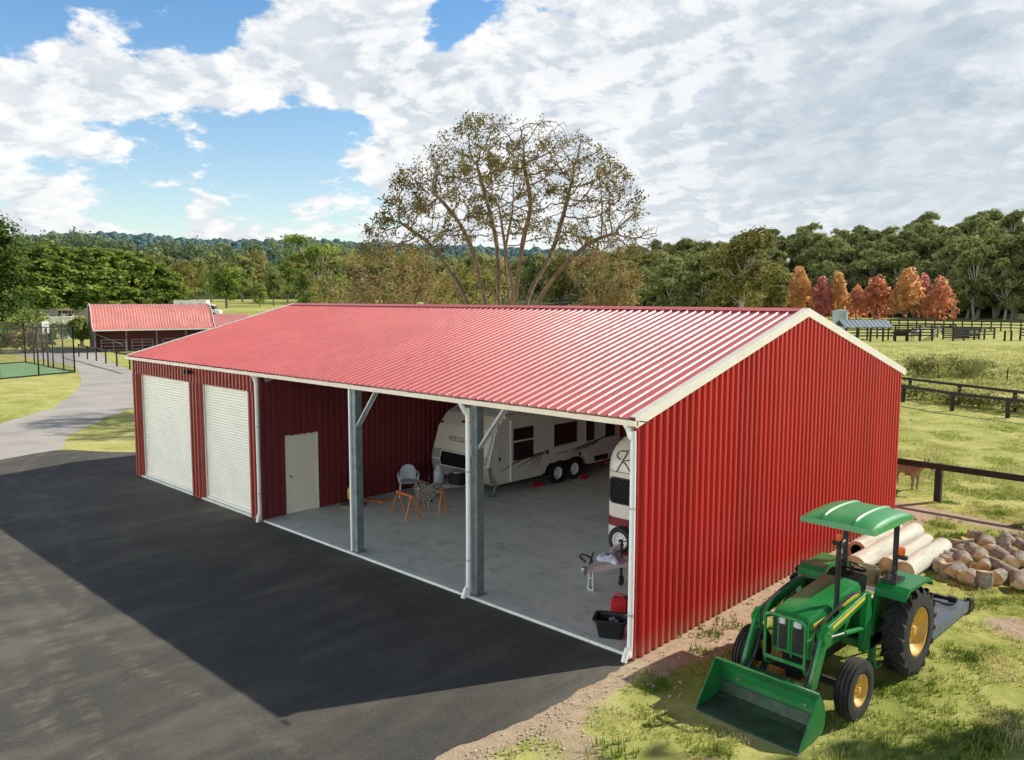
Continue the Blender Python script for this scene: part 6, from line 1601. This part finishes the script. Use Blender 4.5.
# two low brown bare-ish trees on either side of it
def low_tree(px, dist, wpx, top, seed, label, mat):
    bx, by = brg(px, dist); 
    def q(p, y, dep=0): v = rt_*((p-px)/FOC*(dist+dep))+fd_*dep; return (v[0], v[1], CAM[2]+(298.3-y)/FOC*(dist+dep))
    yb = 298+CAM[2]/dist*FOC
    st = [[q(px, yb), q(px+dx*.25, 330, dz*.3), q(px+dx*.7, (300+top)/2, dz)] for dx, dz in ((-wpx*.4, 1), (-wpx*.15, -1.2), (wpx*.12, 1.2), (wpx*.4, -.6))]
    def dm(r, n):
        out = []
        while len(out) < n:
            a = r.normal(size=3); a /= np.linalg.norm(a); a *= r.random()**.4
            if a[2] < -.6: continue
            out.append(q(px+a[0]*wpx/2, 292-a[2]*(292-top), a[1]*wpx/FOC*dist*.4))
        return np.array(out)
    branching_tree('scrubby_tree', label, (bx, by, terrain(bx, by)*0), st, dm, 800, .32, seed, 5200, .085, mat, 'bark_brown', .015, 2.3, .7, .2, .05)
low_tree(395, 50, 120, 238, 31, 'low brownish scrubby tree left of the bare spreading tree', 'leaf_brown')
low_tree(346, 58, 70, 250, 34, 'smaller olive brown scrubby tree furthest left behind the ridge', 'leaf_olive')
low_tree(600, 50, 84, 250, 32, 'low olive brown scrubby tree right of the bare spreading tree', 'leaf_brown')
low_tree(470, 56, 90, 262, 35, 'low scrubby tree directly behind the bare stems', 'leaf_olive')

# tree standing to the right of the yard: it throws the dappled shade on the near grass
st = make_tree('shade_tree', 'gum tree to the right of the tractor, shading the grass', 'tree', 12, 3.6, 'leaf_gum', 140, 'gum', 5000, .2, 'bark_pal', trunk_h=5.5); st.location = (11.2, 8.6, 0)

# ------------------------------------------------------------------ grass blades and weeds (uncountable)
def grass_patch(name, label, pts, hgt, wid, mat, seed, blades=5, spread=.05, tint=None):
    r = np.random.default_rng(seed); P = np.repeat(np.array(pts, float), blades, 0); m = len(P)
    P[:, :2] += r.normal(size=(m, 2))*spread
    a = r.uniform(0, 2*pi, m); lean = r.uniform(.2, .9, m); h = hgt*(.5+.8*r.random(m)); w = wid*(.7+.6*r.random(m))
    sd = np.stack([-np.sin(a), np.cos(a), np.zeros(m)], 1)*w[:, None]; tip = P+np.stack([np.cos(a)*lean*h, np.sin(a)*lean*h, h], 1)
    V = np.stack([P-sd, P+sd, tip], 1).reshape(-1, 3); F = np.arange(m*3).reshape(m, 3)
    T = np.clip((.5 if tint is None else np.repeat(tint, blades))+r.normal(size=m)*.14, 0, 1)
    return tag(mobj(name, fast_mesh(name, V, F, mat, T)), label, kind='stuff')
def near_grass():
    r = random.Random(9); pts = []; tn = []
    for i in range(60000):
        x, y = r.uniform(.3, 9), r.uniform(-9, 15); bq = bare_at(x, y); n = fnoise(x, y, 1.6, 40)
        if (1.45 < x < 3.2 and -.95 < y < 0.0) or (1.5 < x < 3.4 and 3.6 < y < 5.8) or r.random() < bq*1.25 or r.random() > .5+1.8*n: continue
        pts.append((x, y, -.01)); l = lush_at(x, y); tn.append(min(1, max(0, .55-.5*l+.7*fnoise(x, y, 1.3, 70)+.3*bq)))
    grass_patch('grass', 'short tufted grass around the tractor and woodheap', pts, .075, .0085, 'leaf_grass', 3, 5, .04, np.array(tn))
    pts = []; tn = []
    for i in range(26000):
        px, py = r.uniform(850, 1040), r.uniform(395, 500); g = gnd(px, py)
        if g[1] < 14.6: continue
        n = fnoise(g[0], g[1], .7, 44)
        if n < .10 or r.random() < .62: continue
        pts.append((g[0], g[1], -.01)); tn.append(min(1, max(0, .75+.5*fnoise(g[0], g[1], .3, 71))))
    grass_patch('paddock_grass', 'patchy grazed grass in the paddock behind the shed', pts, .10, .012, 'leaf_grass', 5, 4, .08, np.array(tn))
    pts = []; tn = []
    for i in range(30000):
        px, py = r.uniform(840, 1040), r.uniform(346, 394); g = gnd(px, py); n = fnoise(g[0], g[1], .12, 47); dens = .05+(.5 if 358 < py < 374 else .0)*max(0, n-.02)
        if r.random() > dens: continue
        pts.append((g[0], g[1], -.01)); tn.append(min(1, max(0, .68+.6*fnoise(g[0], g[1], .2, 71))))
    grass_patch('rough_pasture', 'rough tussocky pasture between the fences and the stock yards', pts, .22, .04, 'leaf_weed', 6, 5, .35, np.array(tn))
near_grass()
def tufts():
    r = random.Random(17); pts = []; tn = []
    for i in range(150):
        x, y = r.uniform(.35, 8.5), r.uniform(-8, 13)
        if (1.3 < x < 3.5 and -1.0 < y < 6) or (0 < x < 4.5 and 6 < y < 11): continue
        k = r.randint(8, 34); q = r.uniform(.05, .2); tv = r.uniform(.1, .55)
        for j in range(k): pts.append((x+r.gauss(0, q), y+r.gauss(0, q), -.01)); tn.append(tv+r.uniform(-.1, .1))
    grass_patch('weed_tufts', 'darker leafy tufts scattered through the near grass', pts, .12, .013, 'leaf_grass', 12, 4, .03, np.array(tn))
tufts()
def weeds(name, label, a, bq, n, h, R, mat, seed, wob=1.2):
    r = np.random.default_rng(seed); bl = []
    for i in range(n):
        t = r.random(); x = a[0]+(bq[0]-a[0])*t+r.normal()*wob; y = a[1]+(bq[1]-a[1])*t+r.normal()*wob; hh = h*r.uniform(.5, 1.2); bl.append((x, y, hh*.45, R*r.uniform(.5, 1.2), R*r.uniform(.5, 1.2), hh*.5))
    V, F, T = leaf_cloud(bl, n*70, .085, seed, 8, .4, sig=.3); return tag(mobj(name, fast_mesh(name, V, F, mat, T)), label, kind='stuff')
weeds('weeds', 'tangled olive weeds in the strip between the two rail fences', (-12, 41), (5, 33.4), 150, .75, .6, 'leaf_weed', 51, .5)
weeds('tall_weeds', 'taller weeds growing beyond the far rail fence', at(905, 380), at(1000, 374), 26, .8, .9, 'leaf_weed', 52, 2.2)
# individual weed bushes beyond the fence
for i, (px, py, h, w) in enumerate(((918, 374, 1.5, 1.4), (938, 377, 1.2, 1.1), (962, 376, 1.5, 1.6), (977, 374, 1.1, 1.4))):
    g = gnd(px, py); r = random.Random(60+i); t = thing('weed_bush', ('dark weed bush beyond the fences, hard by the shed gable', 'small weed bush between the gable bush and the widest bush', 'widest weed bush beyond the two rail fences', 'pale weed bush to the right of the widest one')[i], 'bush', (g[0], g[1], 0))
    V, F, T = leaf_cloud([(r.uniform(-.6, .6)*w, r.uniform(-.6, .6)*w, h*r.uniform(.3, .6), w*.6, w*.6, h*.4) for _ in range(5)], 900, .10, 60+i, 10, .4, sig=.3); mobj('foliage', fast_mesh('foliage', V, F, 'leaf_weed', T), t)
# loose stones and straw along the yard edge
def stones():
    r = np.random.default_rng(8); b = MB()
    for i in range(900):
        y = -7*r.random()**.8 if i % 3 else 12*r.random(); x = abs(r.normal())*.5+.06 if y < 0 else .08+abs(r.normal())*.3
        s = .007+.014*r.random()**2; b.obox((x-(.25*sstep(-3, -7, y)), y, s*.3), (s*2, s*1.5, s), Matrix.Rotation(r.uniform(0, 3), 3, 'Z') @ Matrix.Rotation(r.uniform(-.5, .5), 3, 'X'))
    tag(b.build('gravel', 'stone', fix=False), 'loose stones along the yard edge and the foot of the gable wall', kind='stuff')
stones()
